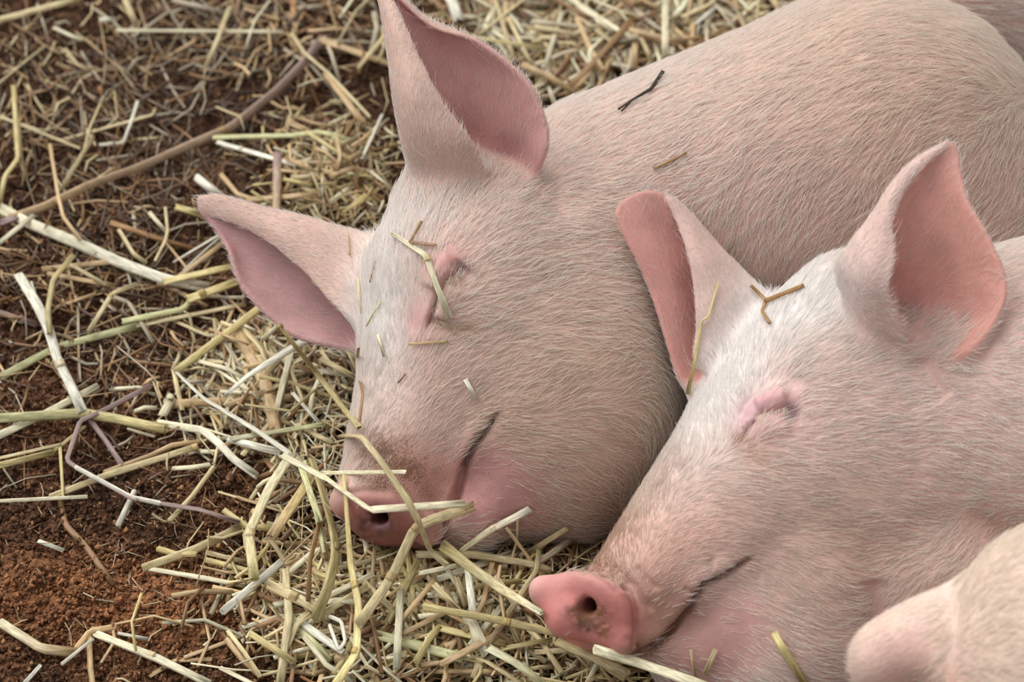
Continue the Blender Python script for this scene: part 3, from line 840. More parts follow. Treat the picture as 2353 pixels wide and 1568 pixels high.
gx = np.concatenate([np.linspace(-2600, -1420, 60), np.linspace(-1400, 500, 330), np.linspace(515, 3000, 90)])
gy = np.concatenate([np.linspace(-2000, -1190, 40), np.linspace(-1180, 1280, 360), np.linspace(1300, 3200, 70)])
GX, GY = np.meshgrid(gx, gy, indexing='ij')
TZ = terrain(GX, GY) + 4.0 * fbm(GX / 11.0, GY / 11.0, 3, 0.7)
Vg = np.stack([GX, GY, TZ], -1).reshape(-1, 3) * SC
ni, nj = GX.shape
ii, jj = np.meshgrid(np.arange(ni - 1), np.arange(nj - 1), indexing='ij')
a0 = (ii * nj + jj).ravel()
me = make_mesh('ground', Vg, np.stack([a0, a0 + nj, a0 + nj + 1, a0 + 1], 1))
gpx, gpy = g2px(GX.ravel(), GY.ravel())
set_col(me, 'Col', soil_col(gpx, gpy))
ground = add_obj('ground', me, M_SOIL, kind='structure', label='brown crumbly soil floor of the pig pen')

# loose crumbs of soil
def scatter_crumbs(n):
    px = RNG.random(n) * 1000 - 40; py = RNG.random(n) * 1640 - 40
    keep = RNG.random(n) < np.clip(0.35 + 0.9 * (py / 1568.0) - 0.8 * blob(px, py, 900, 1350, 260, 170) - 0.9 * blob(px, py, 740, 420, 160, 120), 0.04, 1)
    px, py = px[keep], py[keep]; n = len(px)
    r = 2.2 + 4.6 * RNG.random(n) ** 2 + (RNG.random(n) < 0.03) * 4.0
    z = ground_at(px, py, r * 0.5)
    P = cs(px, py, z)
    ph = (1 + 5 ** .5) / 2
    base = np.array([(1, 0, 0), (-1, 0, 0), (0, 1, 0), (0, -1, 0), (0, 0, 1), (0, 0, -1)], float)
    tri = np.array([(0, 2, 4), (2, 1, 4), (1, 3, 4), (3, 0, 4), (2, 0, 5), (1, 2, 5), (3, 1, 5), (0, 3, 5)])
    V = P[:, None] + base[None] * r[:, None, None] * (0.6 + 0.8 * RNG.random((n, 6, 1))) + RNG.normal(0, .25, (n, 6, 3)) * r[:, None, None]
    F = tri[None] + 6 * np.arange(n)[:, None, None]
    me = make_mesh('soil_crumbs', to_world(V.reshape(-1, 3)), F.reshape(-1, 3))
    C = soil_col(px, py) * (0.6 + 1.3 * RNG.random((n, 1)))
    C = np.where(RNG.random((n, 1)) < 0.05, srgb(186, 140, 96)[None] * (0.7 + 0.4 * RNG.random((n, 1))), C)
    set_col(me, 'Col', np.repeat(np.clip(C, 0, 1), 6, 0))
    add_obj('soil_crumbs', me, M_SOIL, kind='stuff', label='loose reddish brown soil crumbs strewn over the pen floor', category='soil')
scatter_crumbs(52000)

# ------------------------------------------------------------------ straw
def straw_material():
    m, nt, b = nmat('straw'); L = nt.links.new
    at = N(nt, 'ShaderNodeAttribute', attribute_name='Col'); st = N(nt, 'ShaderNodeAttribute', attribute_name='st')
    mp = N(nt, 'ShaderNodeMapping'); mp.inputs['Scale'].default_value = (5.0, 0.02, 1.0)
    L(st.outputs['Vector'], mp.inputs['Vector'])
    n1 = N(nt, 'ShaderNodeTexNoise'); n1.inputs['Scale'].default_value = 1.6; n1.inputs['Detail'].default_value = 3
    L(mp.outputs['Vector'], n1.inputs['Vector'])
    r = N(nt, 'ShaderNodeMapRange'); r.inputs['From Min'].default_value = 0.3; r.inputs['From Max'].default_value = 0.7
    r.inputs['To Min'].default_value = 0.58; r.inputs['To Max'].default_value = 1.2
    L(n1.outputs['Fac'], r.inputs['Value'])
    mu = N(nt, 'ShaderNodeMix', data_type='RGBA', blend_type='MULTIPLY'); mu.inputs[0].default_value = 1
    L(at.outputs['Color'], mu.inputs[6]); L(r.outputs['Result'], mu.inputs[7])
    mp2 = N(nt, 'ShaderNodeMapping'); mp2.inputs['Scale'].default_value = (1.5, 0.06, 1.0); L(st.outputs['Vector'], mp2.inputs['Vector'])
    n2 = N(nt, 'ShaderNodeTexNoise'); n2.inputs['Scale'].default_value = 1.0; n2.inputs['Detail'].default_value = 4; L(mp2.outputs['Vector'], n2.inputs['Vector'])
    r2 = N(nt, 'ShaderNodeMapRange'); r2.inputs['From Min'].default_value = 0.60; r2.inputs['From Max'].default_value = 0.78; r2.inputs['To Max'].default_value = 0.55
    L(n2.outputs['Fac'], r2.inputs['Value'])
    mx = N(nt, 'ShaderNodeMix', data_type='RGBA'); L(r2.outputs['Result'], mx.inputs[0]); L(mu.outputs[2], mx.inputs[6]); mx.inputs[7].default_value = (*srgb(150, 112, 72), 1)
    L(mx.outputs[2], b.inputs['Base Color'])
    b.inputs['Roughness'].default_value = 0.42; b.inputs['Specular IOR Level'].default_value = 0.45
    bu = N(nt, 'ShaderNodeBump'); bu.inputs['Strength'].default_value = 0.4; bu.inputs['Distance'].default_value = 0.0004
    L(n1.outputs['Fac'], bu.inputs['Height']); L(bu.outputs['Normal'], b.inputs['Normal'])
    return m
M_STRAW = straw_material()
PAL = {'white': (236, 231, 210), 'cream': (226, 217, 182), 'pale': (208, 190, 144), 'yel': (206, 188, 130), 'grn': (204, 201, 148),
       'tan': (196, 166, 122), 'brn': (142, 106, 70), 'gry': (186, 172, 146), 'lil': (158, 134, 126), 'dark': (62, 46, 36), 'org': (162, 124, 80), 'umb': (96, 70, 48)}
PALL = {k: srgb(*v) for k, v in PAL.items()}

def stalk_geom(P, w, col, flat=0.62, arc=0.0, sides=8, taper=(1, 1), ragged=0.3, hollow=True, rng=RNG, grad=None, groove=0.0):
    """P (n,3) camera-space centre line -> verts, quads (tri as degenerate-free quads), colours, st"""
    P = np.asarray(P, float)
    d = np.linalg.norm(P[1:] - P[:-1], axis=1); Ls = np.concatenate([[0], np.cumsum(d)]); n = len(P)
    T = np.gradient(P, axis=0); T /= np.linalg.norm(T, axis=1, keepdims=True) + 1e-9
    up = np.array([0.15 * rng.normal(), 0.35 + 0.15 * rng.normal(), 0.9])
    Nn = up - T * (T @ up)[:, None]; Nn /= np.linalg.norm(Nn, axis=1, keepdims=True) + 1e-9
    B = np.cross(T, Nn)
    tw = rng.normal(0, 0.25)
    Nn, B = Nn * math.cos(tw) + B * math.sin(tw), B * math.cos(tw) - Nn * math.sin(tw)
    t = Ls / Ls[-1]
    ww = 0.5 * w * (taper[0] + (taper[1] - taper[0]) * t) * (1 + 0.05 * np.sin(t * 9 + rng.random() * 6))
    ang = 2 * np.pi * (np.arange(sides) + 0.5) / sides
    ca, sa = np.cos(ang), np.sin(ang)
    gr = groove * np.exp(-(ca / 0.35) ** 2) * (sa > 0)
    ring = P[:, None] + B[:, None] * (ca[None] * ww[:, None])[..., None] + Nn[:, None] * (((sa * (1 - gr))[None] * flat - arc * ca[None] ** 2) * ww[:, None])[..., None]
    if ragged:
        for e, sg in ((0, -1), (-1, 1)):
            ring[e] += T[e] * (sg * w * ragged * rng.random(sides))[:, None]
    V = [ring.reshape(-1, 3)]
    F = []
    k = np.arange(sides); k1 = (k + 1) % sides
    for i in range(n - 1):
        F.append(np.stack([i * sides + k, i * sides + k1, (i + 1) * sides + k1, (i + 1) * sides + k], 1))
    base = n * sides
    tt = np.repeat(Ls, sides); uu = np.tile(np.arange(sides) / sides, n)
    if hollow:
        for e, sg in ((0, 1), (n - 1, -1)):
            r1 = P[e] + (ring[e % n] - P[e]) * 0.72
            r2 = P[e] + T[e] * (sg * w * 0.9) + (ring[e % n] - P[e]) * 0.5
            V += [r1, r2]
            o = e * sides
            a, b = (o + k, o + k1) if sg < 0 else (o + k1, o + k)
            ra, rb = (base + k, base + k1) if sg < 0 else (base + k1, base + k)
            sa_, sb_ = (base + sides + k, base + sides + k1) if sg < 0 else (base + sides + k1, base + sides + k)
            F.append(np.stack([a, b, rb, ra], 1)); F.append(np.stack([ra, rb, sb_, sa_], 1))
            q = base + sides + np.arange(sides)
            for m in range(0, sides - 2, 2):
                F.append(np.array([[q[0], q[m + 1], q[m + 2], q[(m + 3) % sides]]]) if m + 3 <= sides else np.array([[q[0], q[m + 1], q[m + 2], q[m + 2]]]))
            base += 2 * sides
            tt = np.concatenate([tt, np.full(2 * sides, Ls[e])]); uu = np.concatenate([uu, np.tile(np.arange(sides) / sides, 2)])
    else:
        q0 = np.arange(sides); q1 = (n - 1) * sides + np.arange(sides)
        for q in (q0[::-1], q1):
            for m in range(1, sides - 2, 2):
                F.append(np.array([[q[0], q[m], q[m + 1], q[m + 2]]]))
    V = np.concatenate(V); F = np.concatenate(F)
    c0 = np.asarray(col); C = np.tile(c0, (len(V), 1))
    if grad is not None:
        g = np.clip(tt / Ls[-1], 0, 1)[:, None]
        C = c0 * (1 - g) + np.asarray(grad) * g
    C = C * (1 + 0.10 * np.sin(tt / (w * 3.1) + rng.random() * 9))[:, None]
    off = rng.random(2) * 90
    ST = np.stack([np.abs(uu - 0.5) * 2 + off[0], tt / 1.0 + off[1] * 20, np.zeros(len(tt))], 1)
    return V, F, np.clip(C, 0, 1), ST

def centre_line(pts, zs, w, wav=0.0, rng=RNG):
    """corner points -> centre line with slightly rounded kinks"""
    pts = np.array(pts, float); Q = [(pts[0][0], pts[0][1], zs[0])]
    for i in range(1, len(pts) - 1):
        p = np.array([pts[i][0], pts[i][1], zs[i]]); a = np.array([pts[i - 1][0], pts[i - 1][1], zs[i - 1]]); b = np.array([pts[i + 1][0], pts[i + 1][1], zs[i + 1]])
        for q, o in ((a, 1), (b, -1)):
            v = q - p; l = np.linalg.norm(v[:2]) + 1e-6
            Q.append(tuple(p + v * min(0.4, 0.45 * w / l)))
    Q.append((pts[-1][0], pts[-1][1], zs[-1]))
    Q = np.array(Q); out = [Q[0]]
    for i in range(len(Q) - 1):
        l = np.linalg.norm(Q[i + 1][:2] - Q[i][:2]); m = max(1, int(l / 45))
        for s in range(1, m + 1):
            out.append(Q[i] + (Q[i + 1] - Q[i]) * s / m)
    out = np.array(out)
    if wav and len(out) > 3:
        nrm = np.array([-(out[-1] - out[0])[1], (out[-1] - out[0])[0]]); nrm /= np.linalg.norm(nrm) + 1e-6
        s = np.linspace(0, 1, len(out)); out[:, :2] += nrm[None] * (wav * np.sin(s * math.pi))[:, None]
    return cs(out[:, 0], out[:, 1], out[:, 2])

def lay(pts, mode, lift, w, rng=RNG):
    x = np.array([p[0] for p in pts], float); y = np.array([p[1] for p in pts], float)
    zg = ground_at(x, y, lift + w * 0.35)
    if mode == 'g':
        return zg
    if mode == 'p':
        return np.maximum(zpig(x, y) + w * 0.4 + 4, zg)
    # 'f': passes in front of the pigs
    z = np.maximum(zg, zpig(x, y) + w * 0.5 + 6)
    s = np.linspace(0, len(pts) - 1, 9 * len(pts))
    xs, ys, zz = (np.interp(s, np.arange(len(pts)), v) for v in (x, y, z))
    return z + np.clip((zpig(xs, ys) + 6 - zz).max(), 0, 160)

def emit(name, V, F, C, ST, parent=None, **props):
    me = make_mesh(name, to_world(V), F)
    set_col(me, 'Col', C); set_vec(me, 'st', ST)
    return add_obj(name, me, M_STRAW, parent, **props)

CNAME = {'white': 'white', 'cream': 'cream', 'pale': 'pale', 'yel': 'yellow', 'grn': 'greenish', 'tan': 'tan', 'brn': 'brown', 'gry': 'greyish', 'lil': 'purplish', 'org': 'orange-brown', 'dark': 'dark'}
ZONES = [(130, 90, 'in the upper left corner'), (420, 60, 'at the top edge on soil'), (780, 130, 'left of the upright ear'), (120, 330, 'at upper left on soil'),
         (380, 230, 'above the long purple stem'), (330, 460, 'under the long purple stem'), (750, 380, 'in the heap between ears'), (80, 560, 'at the left edge, mid-height'),
         (250, 650, 'below the thick cream stalk'), (480, 640, 'under the drooping ear'), (100, 900, 'at the left edge, lower half'), (330, 900, 'above the kinked purple stem'),
         (520, 860, 'below the drooping ear'), (720, 860, 'beside the middle forehead'), (80, 1120, 'left of the kinked stem'), (330, 1080, 'around the kinked stem'),
         (600, 1080, 'left of the muddy snout'), (790, 1120, 'against the muddy snout'), (200, 1290, 'on bare reddish soil'), (480, 1300, 'left of the front heap'), (700, 1300, 'in the front heap'),
         (100, 1490, 'in the lower left corner'), (380, 1490, 'at the lower edge, left'), (650, 1490, 'below the front heap'), (900, 1330, 'below the muddy snout'), (920, 1480, 'at the lower edge, middle'),
         (1100, 1330, 'between the two snouts'), (1150, 1480, 'below and between both snouts'), (1250, 1250, 'under the middle chin'), (1450, 1530, 'under the nose disc'), (1650, 1520, 'under the front jaw'),
         (1080, 60, 'behind the upright ear'), (1250, 150, 'between upright ear and back'), (1380, 80, 'behind the middle back'), (1550, 60, 'along the middle back'), (1720, 30, 'in the top straw, rightmost')]
def auto_label(pts, w, ck, kind):
    p = np.array(pts, float); L = np.linalg.norm(p[1:] - p[:-1], axis=1).sum(); d = p[-1] - p[0]
    size = 'long' if L > 230 else ('short' if L < 100 else '')
    thick = 'thick' if w >= 18 else ('thin' if w <= 8 else '')
    form = 'bent' if len(pts) > 2 else 'straight'
    a = math.degrees(math.atan2(-d[1], d[0])) % 180
    ori = 'level' if a < 18 or a > 162 else ('upright' if 70 < a < 110 else ('slanting up rightward' if a < 90 else 'slanting down rightward'))
    c = p.mean(0); zn = min(ZONES, key=lambda q: math.hypot(q[0] - c[0], q[1] - c[1]))[2]
    return ' '.join(q for q in (size, thick, form, CNAME[ck], kind, ori, zn) if q), zn

N_STRAW = 0
LABELLED = []
def straw(pts, w, ck, mode='g', lift=None, kind='s', label=None, nodes=(), grad=None, taper=(1, 1), name=None, rng=RNG, wav=0.0, cat='straw', zs=None, jitter=0.10, follow=False, part_of=None):
    global N_STRAW
    lift = (8 + 22 * rng.random()) if lift is None else lift
    z = lay(pts, mode, lift, w) if zs is None else np.array(zs, float)
    if mode == 'g' and zs is None:
        z = z + rng.normal(0, 5, len(z)).clip(-5, 10)
    if mode == 'p' and follow:
        s = np.linspace(0, len(pts) - 1, 6 * (len(pts) - 1) + 1)
        pts = [(np.interp(q, range(len(pts)), [a[0] for a in pts]), np.interp(q, range(len(pts)), [a[1] for a in pts])) for q in s]
        z = np.array([max(zpig(a + ox, b + oy) for ox in (-4, 0, 4) for oy in (-4, 0, 4)) + w * 0.4 + 3 for a, b in pts])
        z = np.convolve(np.pad(z, 1, mode='edge'), [.25, .5, .25], 'valid')
    elif mode == 'p':
        s = np.linspace(0, len(pts) - 1, 5 * len(pts)); pp = [(np.interp(q, range(len(pts)), [a[0] for a in pts]), np.interp(q, range(len(pts)), [a[1] for a in pts])) for q in s]
        zi = np.interp(s, range(len(pts)), z); zr = np.array([zpig(a, b) + w * 0.4 + 2 for a, b in pp])
        z = z + max(0, np.percentile(zr - zi, 90).clip(-5, 30))
    col = PALL[ck] * (1 + rng.normal(0, jitter))
    ribbon = kind == 'r'
    P = centre_line(pts, z, w, wav)
    V, F, C, ST = stalk_geom(P, w, col, flat=0.10 if ribbon else 0.36 + 0.3 * rng.random(), arc=0.35 if ribbon else 0.0, sides=8 if ribbon else 10, groove=0.0 if ribbon else 0.7 * rng.random(), taper=taper, ragged=0.7 if ribbon else 0.35, hollow=not ribbon and w > 9,
                             grad=None if grad is None else PALL[grad])
    nm = name or ('straw_ribbon' if ribbon else 'straw_stalk')
    lb, zn = auto_label(pts, w, ck, 'straw blade' if ribbon else 'straw stalk')
    if part_of is not None:
        return emit(nm, V, F, C, ST, parent=part_of)
    o = emit(nm, V, F, C, ST, label=label or lb, category=cat, group='straw ' + zn)
    LABELLED.append((o, np.array(pts, float).mean(0)))
    for f in nodes:
        # a swollen joint of the stalk
        i = f * (len(P) - 1); i0 = int(min(len(P) - 2, math.floor(i))); fr = i - i0
        c = P[i0] * (1 - fr) + P[i0 + 1] * fr; d = P[i0 + 1] - P[i0]; d /= np.linalg.norm(d)
        Q = np.array([c + d * w * q for q in (-0.4, -0.2, 0, 0.2, 0.4)])
        V, F, C, ST = stalk_geom(Q, w * 1.1, col * np.array([0.80, 0.70, 0.58]), flat=0.68, ragged=0, hollow=False)
        emit('joint', V, F, C, ST, parent=o)
    N_STRAW += 1
    return o
# ---- stalks that can be told apart one by one: corner points in the photograph, width, colour
G = straw
stem_ = G([(23, 503), (103, 475), (207, 425), (325, 383), (413, 344), (532, 293), (635, 209), (700, 142), (731, 100)], 22, 'tan', lift=26, nodes=(0.13, 0.62), name='plant_stem', grad='lil', label='long brownish purple plant stem slanting across the dark soil')
G([(0, 513), (45, 497), (103, 475)], 21, 'lil', lift=26, name='stem_base', part_of=stem_)
G([(5, 481), (64, 512), (179, 560), (281, 606), (378, 642), (474, 660)], 27, 'cream', lift=22, label='thick long cream stalk ending under the drooping ear', grad='white')
G([(380, 647), (541, 611)], 20, 'yel', lift=44, label='yellow stalk crossing the thick cream stalk end')
G([(0, 557), (77, 496)], 13, 'cream', lift=44)
G([(306, 84), (390, 25)], 8, 'gry'); G([(268, 70), (650, 73)], 9, 'cream', lift=30, label='long straight cream stalk lying level near the top')
G([(473, 153), (501, 88), (528, 15)], 12, 'pale', lift=42); G([(287, 0), (318, 69)], 14, 'pale'); G([(0, 46), (180, -2)], 18, 'pale'); G([(230, 46), (264, 44)], 11, 'white')
G([(398, 0), (520, 29)], 12, 'gry'); G([(674, -10), (677, 126)], 16, 'org', lift=20); G([(670, 77), (700, 122), (754, 168), (850, 268)], 9, 'pale', lift=46)
G([(750, 168), (834, 283)], 19, 'tan', lift=40); G([(739, 92), (900, 149)], 19, 'tan', lift=24); G([(823, 157), (892, 73)], 11, 'pale', lift=40)
G([(130, 325), (352, 264), (356, 249)], 10, 'pale', lift=20); G([(230, 333), (283, 329), (302, 279), (316, 233)], 8, 'white', lift=24)
G([(31, 199), (38, 306), (42, 364), (11, 406), (0, 459)], 13, 'yel', lift=36, label='yellow bent stalk standing along the left edge'); G([(0, 268), (184, 341)], 8, 'pale')
G([(115, 333), (134, 452), (145, 498), (184, 551)], 9, 'tan', lift=48, label='thin tan stalk curving down over the purple stem'); G([(214, 314), (138, 440)], 11, 'pale')
G([(255, 512), (357, 547), (446, 573)], 13, 'org'); G([(273, 529), (306, 583), (332, 603)], 11, 'pale', kind='r', lift=40); G([(344, 489), (383, 535)], 10, 'cream'); G([(306, 486), (312, 527)], 9, 'cream')
G([(406, 476), (467, 494)], 16, 'yel', lift=40); G([(380, 478), (385, 530), (380, 552), (357, 598)], 8, 'pale', kind='r', lift=34); G([(398, 603), (508, 537)], 5, 'white', lift=40); G([(421, 621), (510, 540)], 4, 'white', lift=44)
G([(418, 629), (520, 550)], 18, 'tan', kind='r', lift=26); G([(434, 688), (554, 644)], 22, 'yel', lift=36, nodes=(0.25,)); G([(283, 739), (421, 711), (444, 685)], 15, 'grn', lift=34)
G([(0, 868), (133, 797), (316, 750)], 19, 'grn', lift=14, label='long greenish stalk reaching in from the left edge'); G([(316, 749), (561, 700)], 13, 'pale', lift=18)
fork_ = G([(43, 632), (84, 698), (110, 751), (133, 830), (163, 887), (189, 945)], 24, 'white', lift=36, nodes=(0.66,), label='thick white stalk with a split forked upper end')
G([(51, 665), (80, 698)], 6, 'white', lift=40, name='split_end', part_of=fork_); G([(72, 648), (86, 690)], 5, 'white', lift=40, name='split_end', part_of=fork_); G([(168, 588), (122, 642), (110, 711), (114, 766)], 14, 'yel', lift=52)
G([(311, 654), (258, 675), (204, 762)], 12, 'pale', lift=40, nodes=(0.5,)); G([(263, 683), (296, 695), (352, 787)], 10, 'gry', lift=34); G([(179, 705), (181, 830), (184, 877)], 8, 'gry')
G([(100, 619), (293, 598)], 14, 'tan', lift=16); G([(110, 629), (263, 657)], 12, 'tan'); G([(158, 606), (242, 654)], 9, 'pale', lift=30); G([(219, 675), (125, 708)], 10, 'tan'); G([(0, 718), (82, 746)], 15, 'lil')
G([(0, 1000), (110, 948), (222, 889)], 18, 'cream', lift=20, label='cream stalk rising from the left edge to a cut end'); G([(0, 961), (189, 950), (268, 963), (378, 986)], 23, 'grn', lift=34, nodes=(0.5,), label='thick greenish stalk with a joint, lying level at left', grad='yel')
G([(365, 973), (467, 989), (508, 1024), (536, 1055), (589, 1093)], 18, 'cream', lift=26, grad='white', label='flattened silvery stalk kinked downward on reddish soil')
kink_ = G([(344, 887), (255, 935), (184, 968), (153, 1058), (176, 1075), (301, 1144), (365, 1157), (459, 1172), (548, 1200)], 12, 'lil', lift=46, nodes=(0.72,), name='plant_stem', label='kinked purple and white stem bent back on reddish soil')
G([(176, 1077), (301, 1144), (362, 1157)], 13, 'white', lift=52, name='sheath', kind='r', part_of=kink_)
G([(309, 1132), (273, 1205)], 15, 'white', kind='r', lift=24); G([(117, 1142), (245, 1093), (452, 1027)], 16, 'pale', lift=18, nodes=(0.99,), label='straight pale stalk with a knobbed upper end'); G([(240, 1086), (434, 1014)], 11, 'tan', lift=14)
G([(0, 1070), (120, 1040)], 15, 'yel'); G([(0, 1053), (138, 1022)], 8, 'pale'); G([(120, 1040), (194, 981)], 8, 'yel', lift=30); G([(138, 1030), (145, 1142)], 8, 'yel', lift=34); G([(0, 1152), (199, 1142)], 9, 'cream')
G([(209, 968), (242, 1012), (278, 1065)], 13, 'lil', kind='r'); G([(408, 858), (469, 917), (584, 986), (661, 1039), (704, 1078)], 17, 'white', lift=64, taper=(0.5, 1.1), label='long bright cream stalk tapering to a point, left of the snout')
G([(400, 853), (418, 937)], 12, 'pale', kind='r', lift=40); G([(380, 930), (671, 914)], 21, 'tan', lift=28, label='thick tan stalk lying level behind the bright tapering stalk'); G([(378, 944), (400, 905), (392, 912)], 22, 'cream', kind='r', lift=34)
G([(712, 772), (635, 820), (564, 866), (525, 901)], 27, 'white', kind='r', lift=84, taper=(1.0, 0.5), label='broad frayed white straw blade below the drooping ear')
G([(643, 751), (724, 853), (788, 937), (826, 983)], 14, 'yel', mode='f', lift=70, nodes=(0.0,), label='yellow knobbed stalk leaning beside the forehead')
G([(405, 853), (602, 705)], 19, 'yel', lift=44, label='straight tan yellow stalk rising to the drooping ear'); G([(543, 756), (610, 879), (635, 988)], 33, 'tan', kind='r', lift=30, label='broad tan straw blade hanging below the frayed blade')
G([(597, 866), (663, 879), (763, 912)], 9, 'yel', lift=46); G([(449, 828), (523, 848), (592, 889)], 11, 'cream', lift=36); G([(533, 1009), (699, 983), (742, 976)], 14, 'cream', lift=50, grad='grn'); G([(528, 1009), (638, 1037)], 19, 'white', kind='r', lift=56)
G([(673, 904), (737, 976)], 10, 'white', lift=40); G([(564, 930), (668, 945), (724, 896)], 6, 'yel', lift=54); G([(482, 756), (569, 792)], 9, 'tan', lift=50); G([(569, 792), (712, 853)], 13, 'tan', lift=40)
G([(778, 784), (829, 830)], 17, 'grn', kind='r', lift=60); G([(783, 771), (819, 853)], 7, 'pale', lift=84); G([(824, 800), (819, 843), (834, 904), (826, 968)], 7, 'org', mode='f', lift=40); G([(737, 825), (819, 868)], 13, 'pale', lift=46); G([(730, 853), (819, 866)], 10, 'cream', lift=40)
G([(782, 1002), (829, 1002), (870, 1053), (938, 1152), (962, 1199), (989, 1267), (1026, 1298)], 15, 'pale', mode='f', lift=30, kind='s', label='pale folded stalk draped over the muddy snout', jitter=0.02)
G([(741, 1087), (931, 1085)], 9, 'cream', mode='f', lift=60, label='thin cream stalk lying level across the muddy snout')
G([(650, 1048), (751, 1101), (850, 1172), (1064, 1158)], 18, 'cream', mode='f', lift=70, label='cream stalk kinked over the nose of the middle pig', jitter=0.03)
G([(1084, 1165), (982, 1199), (952, 1216), (897, 1332), (825, 1433)], 22, 'pale', mode='f', lift=90, nodes=(0.42, 0.72), label='thick jointed pale stalk bent in front of the nose')
G([(718, 1060), (735, 1110), (752, 1170), (768, 1232), (771, 1278), (755, 1347), (725, 1423)], 21, 'yel', mode='f', lift=84, nodes=(0.6,), taper=(0.8, 1.2), label='upright yellow stalk standing left of the nose')
G([(790, 1095), (796, 1168), (806, 1300), (824, 1390), (819, 1500), (773, 1570)], 18, 'yel', mode='f', lift=84, nodes=(0.5, 0.85), taper=(0.5, 1.3), label='tall jointed yellow stalk in front of the nose')
G([(513, 1405), (646, 1293)], 18, 'white', lift=52, label='short white tube leaning on the reddish clod'); peel_ = G([(618, 1344), (692, 1380), (755, 1415)], 23, 'pale', lift=58, nodes=(0.3,))
G([(755, 1415), (784, 1428), (793, 1474), (778, 1495), (757, 1438)], 9, 'white', kind='r', lift=70, name='peeled_strip', part_of=peel_); G([(690, 1430), (780, 1493)], 18, 'white', kind='r', lift=52); G([(671, 1423), (755, 1517)], 18, 'grn', lift=46)
G([(656, 1311), (664, 1418), (643, 1570)], 18, 'pale', lift=60, label='pale stalk running down to the lower edge'); G([(670, 1045), (620, 1121), (570, 1228), (576, 1260), (584, 1330)], 23, 'cream', lift=84, nodes=(0.55,), label='thick cream stalk arching left of the snout', grad='yel')
G([(689, 1064), (735, 1198)], 15, 'grn', lift=100); G([(719, 1094), (624, 1232)], 23, 'yel', lift=84, grad='tan'); G([(735, 1195), (712, 1290), (708, 1380)], 11, 'org', lift=84); G([(700, 1060), (745, 1270)], 9, 'grn', lift=80)
G([(333, 1305), (459, 1259), (566, 1205)], 20, 'pale', lift=20, label='pale stalk folded to a sharp tip on reddish soil'); G([(333, 1305), (471, 1328), (566, 1347)], 13, 'cream', lift=20, kind='r'); G([(475, 1270), (566, 1293)], 11, 'pale', lift=36)
G([(0, 1431), (96, 1492), (172, 1500)], 23, 'cream', lift=20, grad='tan', label='thick cream stalk entering at the lower left edge'); G([(222, 1458), (356, 1511), (478, 1570)], 19, 'cream', lift=30, nodes=(0.5,), label='cream jointed stalk running to the lower edge over red soil')
G([(253, 1443), (207, 1450), (172, 1496)], 15, 'tan', kind='r', lift=30); G([(214, 1469), (142, 1527)], 8, 'white', lift=36); G([(260, 1450), (264, 1473), (233, 1523)], 7, 'tan', lift=34); G([(272, 1456), (337, 1469)], 8, 'white', lift=24); G([(57, 1570), (92, 1531)], 9, 'white')
G([(92, 1244), (142, 1263)], 11, 'white', kind='r'); G([(425, 1511), (559, 1462)], 9, 'tan'); G([(138, 1152), (149, 1205), (199, 1259), (256, 1339)], 15, 'brn', kind='r', lift=8, label='withered brown leaf curling over reddish soil', name='withered_leaf', cat='leaf')
G([(1019, 1255), (1070, 1296), (1149, 1352), (1243, 1408)], 22, 'yel', mode='f', lift=96, taper=(1.2, 0.6), label='thick yellow stalk pointing at the pink nose disc', grad='cream'); G([(975, 1395), (1088, 1415), (1159, 1428), (1299, 1461)], 17, 'yel', lift=92, nodes=(0.62,), label='long yellow stalk ending below the pink nose disc')
G([(1284, 1477), (1358, 1507), (1437, 1548)], 22, 'pale', mode='f', lift=50, label='pale stalk lying under the pink nose disc'); G([(1371, 1494), (1470, 1525), (1560, 1556), (1650, 1590)], 22, 'cream', mode='f', lift=70, label='cream stalk running off below the front jaw')
G([(1075, 1301), (1088, 1410)], 17, 'white', kind='r', lift=96); G([(1215, 1173), (1126, 1219), (1062, 1265)], 15, 'white', mode='f', lift=110, grad='pale', nodes=(0.5,), label='stalk with white upper half sticking up before the chin', taper=(1.2, 0.8))
G([(1302, 1216), (1215, 1270)], 13, 'pale', mode='f', lift=40); G([(1320, 1234), (1243, 1290)], 17, 'gry', kind='r', lift=60); G([(1383, 1181), (1419, 1201)], 14, 'grn', lift=60); G([(1190, 1196), (1187, 1245), (1177, 1280)], 6, 'pale', mode='f', lift=70); G([(1164, 1214), (1223, 1293)], 8, 'tan', mode='f', lift=70)
G([(1238, 1267), (1233, 1311), (1164, 1415)], 12, 'pale', lift=84); G([(1149, 1301), (1144, 1331), (1159, 1420)], 8, 'tan', lift=90); G([(1131, 1492), (1190, 1525), (1246, 1570)], 20, 'cream', kind='r', lift=70, grad='grn', label='greenish white blade by the lower edge'); G([(960, 1275), (1088, 1275), (1215, 1296), (1264, 1311)], 17, 'pale', lift=70)
G([(863, 1459), (1016, 1500), (1060, 1512)], 23, 'grn', lift=44); G([(1077, 1423), (1113, 1495)], 27, 'cream', kind='r', lift=60); G([(965, 1318), (1070, 1296)], 11, 'cream', lift=84); G([(998, 1344), (1057, 1405)], 14, 'pale', lift=80); G([(1049, 1331), (1070, 1390)], 17, 'pale', lift=70)
G([(1588, 1495), (1598, 1556)], 9, 'pale', mode='f', lift=60); G([(1644, 1495), (1619, 1550)], 11, 'pale', mode='f', lift=60); G([(1781, 1459), (1804, 1500), (1850, 1572)], 17, 'yel', mode='f', lift=60, label='yellow stalk end standing before the front pig jowl')
